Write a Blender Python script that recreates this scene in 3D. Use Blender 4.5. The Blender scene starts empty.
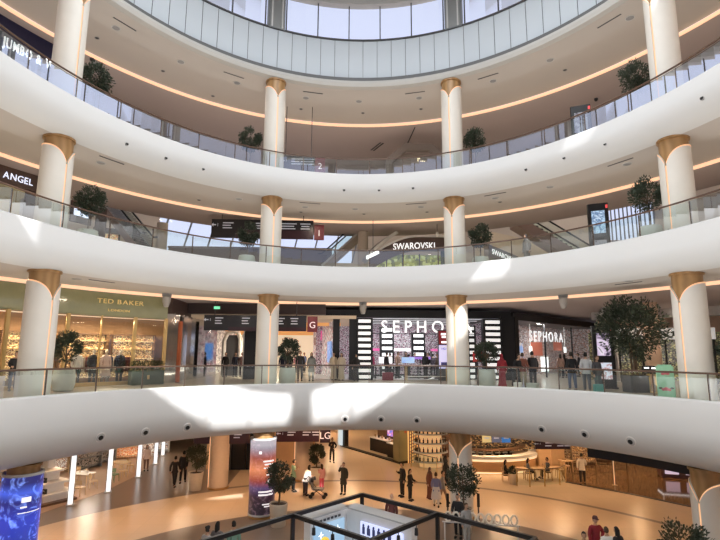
# Round shopping-mall atrium, seen from the ground-floor gallery: four levels of curved white balconies.
import bpy, bmesh, math, random
from mathutils import Vector, Matrix
random.seed(7)
C = bpy.context.scene.collection
PI = math.pi
K = 1.1473          # the atrium is an ellipse: half axes a and K*a
sc = bpy.context.scene
def rad(d): return d*PI/180
def ell(a, t, z=0.0): return Vector((a*math.cos(t), K*a*math.sin(t), z))
def ell_t(x, y): return math.atan2(y/K, x)
def inward(t):      # rz that turns a thing whose front is -Y towards the atrium, standing at parameter t
    n = Vector((math.cos(t)*K, math.sin(t)))
    return math.atan2(n.y, n.x) - PI/2

# ------------------------------------------------------------------ materials
MATS = {}
def mat(name, col, rough=.5, metal=0.0, emit=None, es=1.0, noise=.06, scale=6.0, coat=0.0, spec=.5):
    if name in MATS: return MATS[name]
    m = bpy.data.materials.new(name); m.use_nodes = True
    nt = m.node_tree; b = nt.nodes['Principled BSDF']
    c = (col[0], col[1], col[2], 1)
    if noise > 0:
        tc = nt.nodes.new('ShaderNodeTexCoord'); nz = nt.nodes.new('ShaderNodeTexNoise')
        nz.inputs['Scale'].default_value = scale; nz.inputs['Detail'].default_value = 3
        mx = nt.nodes.new('ShaderNodeMix'); mx.data_type = 'RGBA'
        mx.inputs['A'].default_value = tuple(v*(1-noise) for v in col)+(1,)
        mx.inputs['B'].default_value = tuple(min(1, v*(1+noise)) for v in col)+(1,)
        nt.links.new(tc.outputs['Object'], nz.inputs['Vector'])
        nt.links.new(nz.outputs['Fac'], mx.inputs['Factor'])
        nt.links.new(mx.outputs['Result'], b.inputs['Base Color'])
    else:
        b.inputs['Base Color'].default_value = c
    b.inputs['Roughness'].default_value = rough; b.inputs['Metallic'].default_value = metal
    b.inputs['Specular IOR Level'].default_value = spec
    b.inputs['Coat Weight'].default_value = coat
    if emit:
        b.inputs['Emission Color'].default_value = (emit[0], emit[1], emit[2], 1)
        b.inputs['Emission Strength'].default_value = es
    MATS[name] = m
    return m
def glass(name, tint, refl, rough=0.0):
    m = bpy.data.materials.new(name); m.use_nodes = True; nt = m.node_tree
    nt.nodes.clear()
    o = nt.nodes.new('ShaderNodeOutputMaterial'); mx = nt.nodes.new('ShaderNodeMixShader')
    t = nt.nodes.new('ShaderNodeBsdfTransparent'); g = nt.nodes.new('ShaderNodeBsdfGlossy')
    lw = nt.nodes.new('ShaderNodeLayerWeight'); lw.inputs['Blend'].default_value = .35
    mr = nt.nodes.new('ShaderNodeMapRange'); mr.inputs['To Min'].default_value = refl; mr.inputs['To Max'].default_value = min(1, refl+.5)
    t.inputs['Color'].default_value = (*tint, 1); g.inputs['Roughness'].default_value = rough
    g.inputs['Color'].default_value = (.95, .97, 1, 1)
    nt.links.new(lw.outputs['Fresnel'], mr.inputs['Value']); nt.links.new(mr.outputs['Result'], mx.inputs['Fac'])
    nt.links.new(t.outputs[0], mx.inputs[1]); nt.links.new(g.outputs[0], mx.inputs[2]); nt.links.new(mx.outputs[0], o.inputs[0])
    MATS[name] = m
    return m
def goods(name, cols, scale, es=.0, stretch=(1, 1, 1), rough=.5):
    """rows of small wares on shelves: voronoi cells in a few colours"""
    m = bpy.data.materials.new(name); m.use_nodes = True; nt = m.node_tree; b = nt.nodes['Principled BSDF']
    tc = nt.nodes.new('ShaderNodeTexCoord'); mp = nt.nodes.new('ShaderNodeMapping'); v = nt.nodes.new('ShaderNodeTexVoronoi')
    v.inputs['Scale'].default_value = scale*4.2; v.distance = 'CHEBYCHEV'; mp.inputs['Scale'].default_value = stretch
    sep = nt.nodes.new('ShaderNodeSeparateColor'); cr = nt.nodes.new('ShaderNodeValToRGB'); cr.color_ramp.interpolation = 'CONSTANT'
    e = cr.color_ramp.elements
    while len(e) < len(cols): e.new(.5)
    for i, c in enumerate(cols): e[i].position = i/len(cols); e[i].color = (*c, 1)
    nt.links.new(tc.outputs['Object'], mp.inputs['Vector']); nt.links.new(mp.outputs[0], v.inputs['Vector'])
    nt.links.new(v.outputs['Color'], sep.inputs[0]); nt.links.new(sep.outputs[0], cr.inputs['Fac'])
    nt.links.new(cr.outputs['Color'], b.inputs['Base Color']); b.inputs['Roughness'].default_value = rough
    if es > 0:
        nt.links.new(cr.outputs['Color'], b.inputs['Emission Color']); b.inputs['Emission Strength'].default_value = es  # emission puts shop lighting into the wares' own colours
    MATS[name] = m
    return m
def art(name, stops, scale, es, kind='NOISE', dist=2.0):
    """abstract lit picture for a screen: noise through a colour ramp"""
    m = bpy.data.materials.new(name); m.use_nodes = True; nt = m.node_tree; b = nt.nodes['Principled BSDF']
    tc = nt.nodes.new('ShaderNodeTexCoord'); n = nt.nodes.new('ShaderNodeTexNoise')
    n.inputs['Scale'].default_value = scale; n.inputs['Detail'].default_value = 4; n.inputs['Distortion'].default_value = dist
    cr = nt.nodes.new('ShaderNodeValToRGB'); e = cr.color_ramp.elements
    while len(e) < len(stops): e.new(.5)
    for i, (p, c) in enumerate(stops): e[i].position = p; e[i].color = (*c, 1)
    nt.links.new(tc.outputs['Object'], n.inputs['Vector']); nt.links.new(n.outputs['Fac'], cr.inputs['Fac'])
    b.inputs['Base Color'].default_value = (.02, .02, .02, 1); b.inputs['Roughness'].default_value = .25
    nt.links.new(cr.outputs['Color'], b.inputs['Emission Color']); b.inputs['Emission Strength'].default_value = es
    MATS[name] = m
    return m

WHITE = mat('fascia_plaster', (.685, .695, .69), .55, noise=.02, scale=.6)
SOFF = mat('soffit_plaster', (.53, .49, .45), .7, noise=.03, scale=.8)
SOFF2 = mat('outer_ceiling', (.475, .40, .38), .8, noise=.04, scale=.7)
CREAM = mat('cream_band', (.48, .465, .43), .6, noise=.02)
LIP = mat('dark_lip', (.12, .12, .12), .5)
DRUM = mat('drum_panel', (.54, .59, .63), .45, noise=.03, scale=.5)
JOINT = mat('panel_joint', (.12, .13, .14), .6)
COVE = mat('cove_light', (.2, .12, .08), .5, emit=(1, .60, .36), es=1.22, noise=0)
LED = mat('led_strip', (.25, .14, .08), .5, emit=(1, .53, .27), es=1.15, noise=0)
CLAD = mat('column_cladding', (.70, .66, .59), .5, noise=.04, scale=3)
GOLD = mat('brushed_gold', (.62, .38, .16), .35, .7, noise=.05)
BROWNRAIL = mat('handrail_wood', (.10, .055, .035), .4, noise=.1)
POST = mat('post_bronze', (.12, .09, .07), .4, .5)
BLACK = mat('black_metal', (.012, .012, .013), .4, .3)
BLKPL = mat('black_plastic', (.015, .015, .017), .45)
DGREY = mat('dark_grey', (.06, .06, .065), .5)
GREY = mat('mid_grey', (.3, .3, .3), .5)
LGREY = mat('light_grey', (.55, .55, .54), .5)
OFFW = mat('off_white', (.8, .78, .75), .5)
WARMW = mat('warm_wall', (.72, .55, .38), .6, noise=.05)
BEIGE = mat('beige_wall', (.62, .53, .43), .65, noise=.05)
GLOWW = mat('glow_white', (1, 1, 1), .5, emit=(1, 1, 1), es=1.6, noise=0)
GLOWC = mat('glow_cool', (1, 1, 1), .5, emit=(.86, .94, 1), es=2.2, noise=0)
GLOWARM = mat('glow_warm', (1, .9, .7), .5, emit=(1, .78, .48), es=2.0, noise=0)
LETTER = mat('letter_white', (1, 1, 1), .5, emit=(1, 1, 1), es=1.25, noise=0)
INK = mat('sign_print', (.55, .55, .58), .5, emit=(.75, .78, .9), es=.22, noise=0)
CHROME = mat('chrome', (.62, .62, .63), .08, 1.0, noise=.05)
RAILGLASS = glass('rail_glass', (.86, .94, .90), .055)
RAILGLASS1 = glass('rail_glass_first', (.84, .92, .88), .11)
RAILGLASS2 = glass('rail_glass_upper', (.80, .88, .88), .24)
SHOPGLASS = glass('shop_glass', (.95, .97, .95), .03)
SKYGLASS = glass('window_glass', (.97, .98, 1), .03)
WOOD = None
def wood(name, c0, c1, rough=.4, scale=3, es=0):
    m = bpy.data.materials.new(name); m.use_nodes = True; nt = m.node_tree; b = nt.nodes['Principled BSDF']
    tc = nt.nodes.new('ShaderNodeTexCoord'); w = nt.nodes.new('ShaderNodeTexWave'); cr = nt.nodes.new('ShaderNodeValToRGB')
    w.inputs['Scale'].default_value = scale; w.inputs['Distortion'].default_value = 4; w.inputs['Detail'].default_value = 3
    cr.color_ramp.elements[0].color = (*c0, 1); cr.color_ramp.elements[1].color = (*c1, 1)
    nt.links.new(tc.outputs['Object'], w.inputs['Vector']); nt.links.new(w.outputs['Fac'], cr.inputs['Fac'])
    nt.links.new(cr.outputs['Color'], b.inputs['Base Color']); b.inputs['Roughness'].default_value = rough
    MATS[name] = m
    return m
WOODCAP = wood('capital_bronze', (.30, .165, .06), (.40, .225, .09), .4, 1.2)
OAK = wood('light_oak', (.50, .33, .18), (.62, .43, .25), .45, 2)
WALNUT = wood('walnut', (.10, .055, .03), (.16, .09, .05), .4, 2)

# ------------------------------------------------------------------ mesh building
class MB:
    def __init__(s): s.v = []; s.f = []; s.m = []
    def add(s, vs, fs, m=0):
        o = len(s.v); s.v += [tuple(p) for p in vs]
        for f in fs: s.f.append(tuple(i+o for i in f)); s.m.append(m)
        return s
    def box(s, cx, cy, cz, sx, sy, sz, rz=0, m=0, bev=0):
        """box centred on (cx,cy,cz); bev chamfers its vertical edges"""
        hx, hy, hz = sx/2, sy/2, sz/2
        if bev > 0:
            b = min(bev, hx*.9, hy*.9)
            poly = [(-hx+b, -hy), (hx-b, -hy), (hx, -hy+b), (hx, hy-b), (hx-b, hy), (-hx+b, hy), (-hx, hy-b), (-hx, -hy+b)]
        else:
            poly = [(-hx, -hy), (hx, -hy), (hx, hy), (-hx, hy)]
        c, sn = math.cos(rz), math.sin(rz)
        poly = [(cx+x*c-y*sn, cy+x*sn+y*c) for x, y in poly]
        return s.prism(poly, cz-hz, cz+hz, m)
    def prism(s, poly, z0, z1, m=0):
        n = len(poly)
        vs = [(x, y, z0) for x, y in poly]+[(x, y, z1) for x, y in poly]
        fs = [tuple(range(n-1, -1, -1)), tuple(range(n, 2*n))]+[(i, (i+1) % n, (i+1) % n+n, i+n) for i in range(n)]
        return s.add(vs, fs, m)
    def bar(s, p0, p1, w, h=None, m=0):
        """rectangular bar between two points"""
        p0, p1 = Vector(p0), Vector(p1); d = (p1-p0).normalized(); h = h or w
        up = Vector((0, 0, 1)) if abs(d.z) < .95 else Vector((0, 1, 0))
        a = d.cross(up).normalized()*w/2; b = a.cross(d).normalized()*h/2
        vs = [p0-a-b, p0+a-b, p0+a+b, p0-a+b, p1-a-b, p1+a-b, p1+a+b, p1-a+b]
        return s.add(vs, [(3, 2, 1, 0), (4, 5, 6, 7), (0, 1, 5, 4), (1, 2, 6, 5), (2, 3, 7, 6), (3, 0, 4, 7)], m)
    def tube(s, pts, r, n=8, m=0, caps=True):
        pts = [Vector(p) for p in pts]; k = len(pts)
        rs = r if isinstance(r, (list, tuple)) else [r]*k
        rings = []; prev = None
        for i, p in enumerate(pts):
            d = (pts[min(i+1, k-1)]-pts[max(i-1, 0)]).normalized()
            if prev is None:
                up = Vector((0, 0, 1)) if abs(d.z) < .9 else Vector((1, 0, 0)); a = d.cross(up).normalized()
            else:
                a = (prev-d*prev.dot(d)).normalized()
            prev = a; b = d.cross(a)
            rings.append([p+(a*math.cos(2*PI*j/n)+b*math.sin(2*PI*j/n))*rs[i] for j in range(n)])
        vs = [q for rg in rings for q in rg]; fs = []
        for i in range(k-1):
            for j in range(n):
                fs.append((i*n+j, i*n+(j+1) % n, (i+1)*n+(j+1) % n, (i+1)*n+j))
        if caps: fs += [tuple(range(n-1, -1, -1)), tuple(range((k-1)*n, k*n))]
        return s.add(vs, fs, m)
    def lathe(s, prof, n=24, cx=0, cy=0, cz=0, m=0, sx=1, sy=1, t0=0, t1=2*PI):
        full = abs(t1-t0-2*PI) < 1e-6; cols = n if full else n+1; k = len(prof)
        vs = []
        for j in range(cols):
            t = t0+(t1-t0)*j/n
            for r, z in prof: vs.append((cx+r*sx*math.cos(t), cy+r*sy*math.sin(t), cz+z))
        fs = []
        for j in range(n):
            j2 = (j+1) % cols
            for i in range(k-1): fs.append((j*k+i, j2*k+i, j2*k+i+1, j*k+i+1))
        return s.add(vs, fs, m)
    def sweep(s, prof, t0, t1, n, m=0, closed=False):
        """profile [(a,z)...] swept round the atrium's ellipse"""
        k = len(prof); vs = []
        for j in range(n+1):
            t = t0+(t1-t0)*j/n
            for a, z in prof: vs.append(ell(a, t, z))
        fs = []
        for j in range(n):
            for i in range(k if closed else k-1):
                i2 = (i+1) % k; fs.append((j*k+i, (j+1)*k+i, (j+1)*k+i2, j*k+i2))
        return s.add(vs, fs, m)
    def quad(s, *p, m=0): return s.add(p, [tuple(range(len(p)))], m)
    def ball(s, c, rx, ry=None, rz=None, n=10, m=0):
        ry = ry or rx; rz = rz or rx; k = n//2+1
        prof = [(math.sin(PI*i/k), -math.cos(PI*i/k)) for i in range(k+1)]
        vs = []
        for j in range(n):
            t = 2*PI*j/n
            for r, z in prof: vs.append((c[0]+rx*r*math.cos(t), c[1]+ry*r*math.sin(t), c[2]+rz*z))
        fs = []
        for j in range(n):
            j2 = (j+1) % n
            for i in range(k): fs.append((j*(k+1)+i, j2*(k+1)+i, j2*(k+1)+i+1, j*(k+1)+i+1))
        return s.add(vs, fs, m)
    def mesh(s, name, mats, smooth=False, weld=True):
        me = bpy.data.meshes.new(name); me.from_pydata(s.v, [], s.f)
        for mt in (mats if isinstance(mats, (list, tuple)) else [mats]): me.materials.append(mt)
        me.polygons.foreach_set('material_index', s.m)
        bm = bmesh.new(); bm.from_mesh(me)
        if weld: bmesh.ops.remove_doubles(bm, verts=bm.verts, dist=1e-5)
        bmesh.ops.recalc_face_normals(bm, faces=bm.faces)
        if smooth:
            for f in bm.faces: f.smooth = True
            for e in bm.edges:
                if len(e.link_faces) == 2 and e.calc_face_angle(0) > rad(38): e.smooth = False
        bm.to_mesh(me); bm.free(); me.update()
        return me
    def build(s, name, mats, parent=None, smooth=False, weld=True):
        return link(name, s.mesh(name, mats, smooth, weld), parent)
def link(name, me, parent=None):
    o = bpy.data.objects.new(name, me); C.objects.link(o)
    if parent: o.parent = parent
    return o
def tag(o, label=None, cat=None, group=None, kind=None):
    if label: o['label'] = label
    if cat: o['category'] = cat
    if group: o['group'] = group
    if kind: o['kind'] = kind
    return o
def thing(name, label, cat, loc=(0, 0, 0), rz=0, group=None, kind=None):
    o = bpy.data.objects.new(name, None); C.objects.link(o); o.empty_display_size = .2
    o.location = loc; o.rotation_euler = (0, 0, rz)
    return tag(o, label, cat, group, kind)
def struct(name, mb, mats, label, smooth=False, parent=None):
    o = mb.build(name, mats, parent, smooth)
    o['label'] = label; o['kind'] = 'structure'
    return o
def dup(root, loc, rz=0, label=None, group=None, scale=None):
    """copy of a thing with copies of its parts and sub-parts"""
    r = root.copy(); C.objects.link(r); r.location = loc; r.rotation_euler = (0, 0, rz)
    if label: r['label'] = label
    if group: r['group'] = group
    if scale: r.scale = (scale,)*3
    for ch in list(root.children):
        c = ch.copy(); C.objects.link(c); c.parent = r
        for g in ch.children:
            d = g.copy(); C.objects.link(d); d.parent = c
    return r
def text_mesh(body, size, depth=.03, bold=0.0, space=1.0):
    cu = bpy.data.curves.new('lettering', 'FONT'); cu.body = body; cu.size = size; cu.extrude = depth; cu.offset = bold
    cu.space_character = space; cu.align_x = 'LEFT'; cu.resolution_u = 3
    o = bpy.data.objects.new('lettering', cu); C.objects.link(o)
    dg = bpy.context.evaluated_depsgraph_get()
    me = bpy.data.meshes.new_from_object(o.evaluated_get(dg))
    bpy.data.objects.remove(o); bpy.data.curves.remove(cu)
    vs = [(v.co.x, -v.co.z, v.co.y) for v in me.vertices]; fs = [tuple(p.vertices) for p in me.polygons]
    bpy.data.meshes.remove(me)
    return vs, fs
def lettering(name, body, size, mt, parent, loc, rz=0, depth=.03, bold=0.0, width=None, center=True, space=1.0):
    """upright letters facing -Y (before rz), one mesh per word"""
    vs, fs = text_mesh(body, size, depth, bold, space)
    x0 = min(v[0] for v in vs); x1 = max(v[0] for v in vs); k = (width/(x1-x0)) if width else 1
    off = (x0+x1)/2 if center else x0
    vs = [((v[0]-off)*k, v[1], v[2]) for v in vs]
    c, s = math.cos(rz), math.sin(rz)
    vs = [(loc[0]+v[0]*c-v[1]*s, loc[1]+v[0]*s+v[1]*c, loc[2]+v[2]) for v in vs]
    return MB().add(vs, fs).build(name, mt, parent)
def round_letters(name, body, size, mt, parent, a, z, t0, t1, depth=.03, bold=0.0):
    """letters set one by one along the ellipse from t0 (left) to t1 (right)"""
    mb = MB(); items = []; tot = 0
    for ch in body:
        if ch == ' ': items.append((None, size*.35)); tot += size*.35; continue
        vs, fs = text_mesh(ch, size, depth, bold)
        x0 = min(v[0] for v in vs); x1 = max(v[0] for v in vs)
        items.append(((vs, fs, (x0+x1)/2), x1-x0+size*.14)); tot += x1-x0+size*.14
    pos = 0
    for it, w in items:
        u = (pos+w/2)/tot; pos += w
        if it is None: continue
        t = t0+(t1-t0)*u; p = ell(a, t, z); rz = inward(t); c, s = math.cos(rz), math.sin(rz)
        vs, fs, mid = it; k = (ell(a, t0)-ell(a, t1)).length/tot
        mb.add([(p.x+(v[0]-mid)*k*c-v[1]*s, p.y+(v[0]-mid)*k*s+v[1]*c, p.z+v[2]) for v in vs], fs)
    return mb.build(name, mt, parent)
def lamp(kind, name, loc, energy, color, size=1.0, rot=(0, 0, 0), **kw):
    l = bpy.data.lights.new(name, kind); l.energy = energy; l.color = color
    if kind == 'AREA': l.shape = 'DISK'; l.size = size
    elif kind in ('POINT', 'SPOT'): l.shadow_soft_size = size
    for k, v in kw.items(): setattr(l, k, v)
    o = bpy.data.objects.new(name, l); C.objects.link(o); o.location = loc; o.rotation_euler = rot
    return o

# ------------------------------------------------------------------ camera, sky, sun
cam = bpy.data.cameras.new('camera'); cam.sensor_width = 36; cam.lens = 504.52/720*36; cam.clip_end = 400
co = bpy.data.objects.new('camera', cam); C.objects.link(co)
co.matrix_world = Matrix.Translation((-.739, -12.154, 7.85)) @ (Matrix.Rotation(-.044124, 4, 'Z') @ Matrix.Rotation(PI/2+.16399, 4, 'X') @ Matrix.Rotation(.004956, 4, 'Z'))
sc.camera = co
w = bpy.data.worlds.new('world'); sc.world = w; w.use_nodes = True
bg = w.node_tree.nodes['Background']; bg.inputs['Color'].default_value = (.71, .765, .98, 1); bg.inputs['Strength'].default_value = 1.2
sun = lamp('SUN', 'sun', (5, -30, 60), 15.0, (1, .97, .94)); sun.data.angle = rad(.6)
sd = Vector((math.sin(rad(14.0)), -math.cos(rad(14.0)), .785))     # towards the sun
sun.rotation_euler = sd.to_track_quat('Z', 'Y').to_euler()
sc.view_settings.view_transform = 'Standard'; sc.view_settings.look = 'None'; sc.view_settings.exposure = -.14; sc.view_settings.gamma = 1
sc.cycles.use_denoising = True; sc.cycles.max_bounces = 7; sc.cycles.diffuse_bounces = 4; sc.cycles.glossy_bounces = 3
sc.cycles.transparent_max_bounces = 16; sc.cycles.transmission_bounces = 4; sc.cycles.sample_clamp_indirect = 4
sc.cycles.caustics_reflective = False; sc.cycles.caustics_refractive = False

# ------------------------------------------------------------------ building shell
FZ = dict(LG=0.0, G=6.16, F=12.07, S=17.08)          # floors
SZ = dict(LG=3.95, G=10.83, F=16.07, S=22.83)        # soffits above them
N = 144
def floor_mat():
    m = bpy.data.materials.new('lower_floor_tiles'); m.use_nodes = True; nt = m.node_tree; b = nt.nodes['Principled BSDF']
    L = nt.links.new
    def nd(t, **k):
        n = nt.nodes.new(t)
        for a, v in k.items(): setattr(n, a, v)
        return n
    tc = nd('ShaderNodeTexCoord'); sp = nd('ShaderNodeSeparateXYZ'); L(tc.outputs['Object'], sp.inputs[0])
    def mth(op, a, bb=None):
        n = nd('ShaderNodeMath', operation=op)
        for i, q in enumerate((a, bb)):
            if q is None: continue
            if isinstance(q, (int, float)): n.inputs[i].default_value = q
            else: L(q, n.inputs[i])
        return n.outputs[0]
    yk = mth('DIVIDE', sp.outputs['Y'], K)
    r = mth('SQRT', mth('ADD', mth('MULTIPLY', sp.outputs['X'], sp.outputs['X']), mth('MULTIPLY', yk, yk)))
    cr = nd('ShaderNodeValToRGB'); cr.color_ramp.interpolation = 'CONSTANT'
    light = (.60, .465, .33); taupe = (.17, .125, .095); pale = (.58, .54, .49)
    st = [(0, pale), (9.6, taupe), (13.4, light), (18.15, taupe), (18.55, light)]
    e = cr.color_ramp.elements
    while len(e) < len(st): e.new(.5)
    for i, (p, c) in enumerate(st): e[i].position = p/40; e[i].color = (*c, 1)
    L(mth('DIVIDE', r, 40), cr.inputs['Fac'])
    # brown walkway beyond the ring on the left
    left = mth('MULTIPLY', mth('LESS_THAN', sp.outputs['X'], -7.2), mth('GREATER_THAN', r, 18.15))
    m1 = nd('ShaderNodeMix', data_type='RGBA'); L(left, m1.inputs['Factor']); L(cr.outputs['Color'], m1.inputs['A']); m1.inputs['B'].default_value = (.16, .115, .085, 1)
    br = nd('ShaderNodeTexBrick'); br.inputs['Scale'].default_value = 1.0; br.offset = 0
    br.inputs['Brick Width'].default_value = 1.2; br.inputs['Row Height'].default_value = 1.2; br.inputs['Mortar Size'].default_value = .008
    br.inputs['Color1'].default_value = (1, 1, 1, 1); br.inputs['Color2'].default_value = (.95, .95, .95, 1); br.inputs['Mortar'].default_value = (.8, .8, .8, 1)
    L(tc.outputs['Object'], br.inputs['Vector'])
    m2 = nd('ShaderNodeMix', data_type='RGBA', blend_type='MULTIPLY'); m2.inputs['Factor'].default_value = 1
    L(m1.outputs['Result'], m2.inputs['A']); L(br.outputs['Color'], m2.inputs['B'])
    L(m2.outputs['Result'], b.inputs['Base Color']); b.inputs['Roughness'].default_value = .28
    return m
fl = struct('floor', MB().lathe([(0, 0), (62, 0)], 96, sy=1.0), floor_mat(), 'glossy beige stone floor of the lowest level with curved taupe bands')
GTILE = mat('gallery_tile', (.55, .48, .40), .22, noise=.08, scale=1.5)

def slab(name, top, bottom, floorz, lab):
    h = top-bottom; big = h > 2
    if big: side = [(11.87, top-.05), (11.87, bottom+1.35), (11.95, bottom+.95), (12.13, bottom+.55), (12.42, bottom+.22), (12.75, bottom+.05), (13.05, bottom)]
    else: side = [(11.87, top-.05), (11.88, bottom+.78), (11.95, bottom+.55), (12.1, bottom+.32), (12.35, bottom+.13), (12.65, bottom+.03), (12.95, bottom)]
    prof = [(12.2, floorz), (12.2, top-.03), (12.17, top), (11.92, top)]+side
    return struct(name, MB().sweep(prof, 0, 2*PI, N), WHITE, lab, smooth=True)
slab('trim_1', 6.38, 3.95, 6.16, 'tall white curved fascia of the ground-floor gallery with round air nozzles')
slab('trim_2', 12.29, 10.83, 12.07, 'white curved fascia of the first-floor gallery')
slab('trim_3', 17.34, 16.07, 17.08, 'white curved fascia of the second-floor gallery with small black dots')
for nm, z, out, lab in (('floor_ground', 6.16, 60, 'gallery floor on the ground level'), ('floor_first', 12.07, 31, 'gallery floor on the first level'), ('floor_second', 17.08, 21.3, 'gallery floor on the second level')):
    struct(nm, MB().sweep([(12.2, z), (out, z)], 0, 2*PI, N), GTILE, lab)
def ceil_ring(nm, zc, z2, zb, out, lab):
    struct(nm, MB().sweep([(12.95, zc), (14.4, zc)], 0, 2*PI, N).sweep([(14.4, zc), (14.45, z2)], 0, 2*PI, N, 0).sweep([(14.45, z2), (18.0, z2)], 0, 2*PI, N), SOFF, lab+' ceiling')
    struct(nm+'_outer', MB().sweep([(18.05, zb), (out, zb)], 0, 2*PI, N), SOFF2, lab+' outer ceiling beyond the light line')
    o = MB().sweep([(18.02, z2), (18.02, zb), (18.08, zb)], 0, 2*PI, N).build('cove_light', COVE)
    tag(o, 'glowing warm light line round the '+lab+' ceiling', 'cove light', 'cove lights round the galleries')
ceil_ring('ceiling_ground', 10.83, 11.12, 10.95, 60, 'ground-floor gallery')
ceil_ring('ceiling_first', 16.07, 16.62, 16.45, 21.3, 'first-floor gallery')
ceil_ring('ceiling_second', 22.83, 23.52, 23.33, 31, 'second-floor gallery')
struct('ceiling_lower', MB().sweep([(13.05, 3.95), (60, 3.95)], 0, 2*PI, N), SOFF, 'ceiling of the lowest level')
# roof edge, drum of white panels, window sill
struct('trim_4', MB().sweep([(12.95, 22.83), (12.75, 22.92), (12.68, 23.1), (12.75, 23.28), (12.95, 23.36), (13.0, 23.38)], 0, 2*PI, N), CREAM, 'cream curved edge under the roof drum', True)
struct('trim_5', MB().sweep([(13.0, 23.38), (13.02, 23.66), (13.3, 23.76)], 0, 2*PI, N), LIP, 'dark lip at the foot of the white drum', True)
d = MB().sweep([(13.3, 23.7), (13.3, 26.18)], 0, 2*PI, N)
struct('wall_drum', d, DRUM, 'pale blue-white panelled drum wall below the skylight windows', True)
NJ = 100
j = MB()
for i in range(NJ):
    t = 2*PI*(i+.3)/NJ; p = ell(13.285, t); j.box(p.x, p.y, 24.94, .018, .03, 2.46, inward(t))
struct('trim_6', j, JOINT, 'thin dark joints between the drum panels')
struct('trim_7', MB().sweep([(13.3, 26.18), (13.22, 26.18), (13.22, 26.26), (13.6, 26.26)], 0, 2*PI, N), DGREY, 'dark window sill on top of the drum')
struct('trim_8', MB().sweep([(13.2, 28.9), (13.2, 28.55), (13.6, 28.55)], 0, 2*PI, N), LGREY, 'grey head beam over the skylight windows')
struct('ceiling_roof', MB().lathe([(0, 28.9), (13.9, 28.9), (13.9, 29.2), (0, 29.2)], N, sy=K), mat('roof_panel', (.35, .35, .34), .6), 'grey roof over the atrium')
DT = [rad(87.3+22.3+45*i) for i in range(8)]      # column axes
for i in range(8):
    ta, tb = DT[i]-PI/4, DT[i]
    wnd = thing('window_%d' % (i+1), 'clerestory window bay showing pale sky above the white drum', 'window', kind='structure')
    MB().sweep([(13.45, 26.26), (13.45, 28.55)], ta, tb, 12).build('pane', SKYGLASS, wnd)
    f = MB()
    for q in range(0, 6):
        t = ta+rad(2.6)+(tb-ta-rad(5.2))*q/5; p = ell(13.42, t); f.box(p.x, p.y, 27.4, .06, .09, 2.3, inward(t))
    f.build('window_frame', DGREY, wnd)
DCOL = mat('drum_column', (.26, .27, .27), .4, .3)
for i, t in enumerate(DT):
    p = ell(13.35, t); rz = inward(t)
    b = thing('trim_%d' % (20+i), 'grey steel pier between the skylight window bays', 'pier', (p.x, p.y, 26.2), rz, kind='structure')
    MB().box(0, 0, 1.35, 1.0, .5, 2.72, bev=.1).build('pier', DCOL, b)
    MB().box(-.3, -.27, 1.35, .08, .06, 2.7).box(.3, -.27, 1.35, .08, .06, 2.7).build('pier_rib', LGREY, b)
# ------------------------------------------------------------------ columns
def column_parts(h):
    R = .56; nseg = 48; slit = .06
    def topz(th):
        return h-(.34+.74*math.exp(-abs(th)/.5))
    core = MB().lathe([(.505, 0), (.505, h+.03)], 32)
    sh = MB(); led = MB()
    vs = []; k = nseg
    # front slit faces -Y, th runs round from it
    def P(r, th, z): return (r*math.sin(th), -r*math.cos(th), z)
    for side in (1, -1):
        ths = [slit+(PI-slit)*(i/k)**1.6 for i in range(k+1)]
        for i in range(k):
            a, b = ths[i]*side, ths[i+1]*side
            sh.quad(P(R, a, .1), P(R, b, .1), P(R, b, topz(b)), P(R, a, topz(a)))
            sh.quad(P(R, a, topz(a)), P(R, b, topz(b)), P(.5, b, topz(b)), P(.5, a, topz(a)))
            if abs(ths[i]) < 2.4:
                led.quad(P(R+.004, a, topz(a)), P(R+.004, b, topz(b)), P(R+.004, b, topz(b)-.045), P(R+.004, a, topz(a)-.045))
        sh.quad(P(R, slit*side, .1), P(R, slit*side, topz(slit)), P(.5, slit*side, topz(slit)), P(.5, slit*side, .1))
    led.quad(P(.535, -slit*.9, .1), P(.535, slit*.9, .1), P(.535, slit*.9, topz(0)-.02), P(.535, -slit*.9, topz(0)-.02))
    base = MB().lathe([(.50, 0), (.61, 0), (.61, .08), (.57, .11), (.50, .11)], 32)
    cap = MB().lathe([(.505, h-.06), (.57, h-.06), (.57, h+.02), (.5, h+.02)], 32)
    return (core.mesh('capital', WOODCAP, True), sh.mesh('cladding', CLAD, True), led.mesh('light_strip', LED), base.mesh('base_ring', GOLD, True), cap.mesh('capital_ring', WOODCAP, True))
LEVN = {'LG': 'lowest level', 'G': 'ground-floor gallery', 'F': 'first-floor gallery', 'S': 'second-floor gallery'}
COLT = {k: ell_t(x, y) for k, (x, y, z) in {'left near': (-11.70, 7.02, 9.01), 'left far': (-4.35, 14.30, 8.51), 'right far': (5.45, 13.80, 8.56), 'right near': (12.19, 5.80, 9.12)}.items()}
WHERE = {'left near': 'outermost on the left', 'left far': 'inner left of the four', 'right far': 'inner right of the four', 'right near': 'outermost on the right'}
for lv in ('LG', 'G', 'F', 'S'):
    ms = column_parts(SZ[lv]-FZ[lv])
    for wn, t in COLT.items():
        p = ell(13.2, t, FZ[lv])
        c = thing('column', 'round cream column with bronze capital and light slit on the %s, %s' % (LEVN[lv], WHERE[wn]), 'column', p, inward(t), 'columns round the atrium', 'structure')
        for me, nm in zip(ms, ('capital', 'cladding', 'light_strip', 'base_ring', 'capital_ring')): link(nm, me, c)
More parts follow.
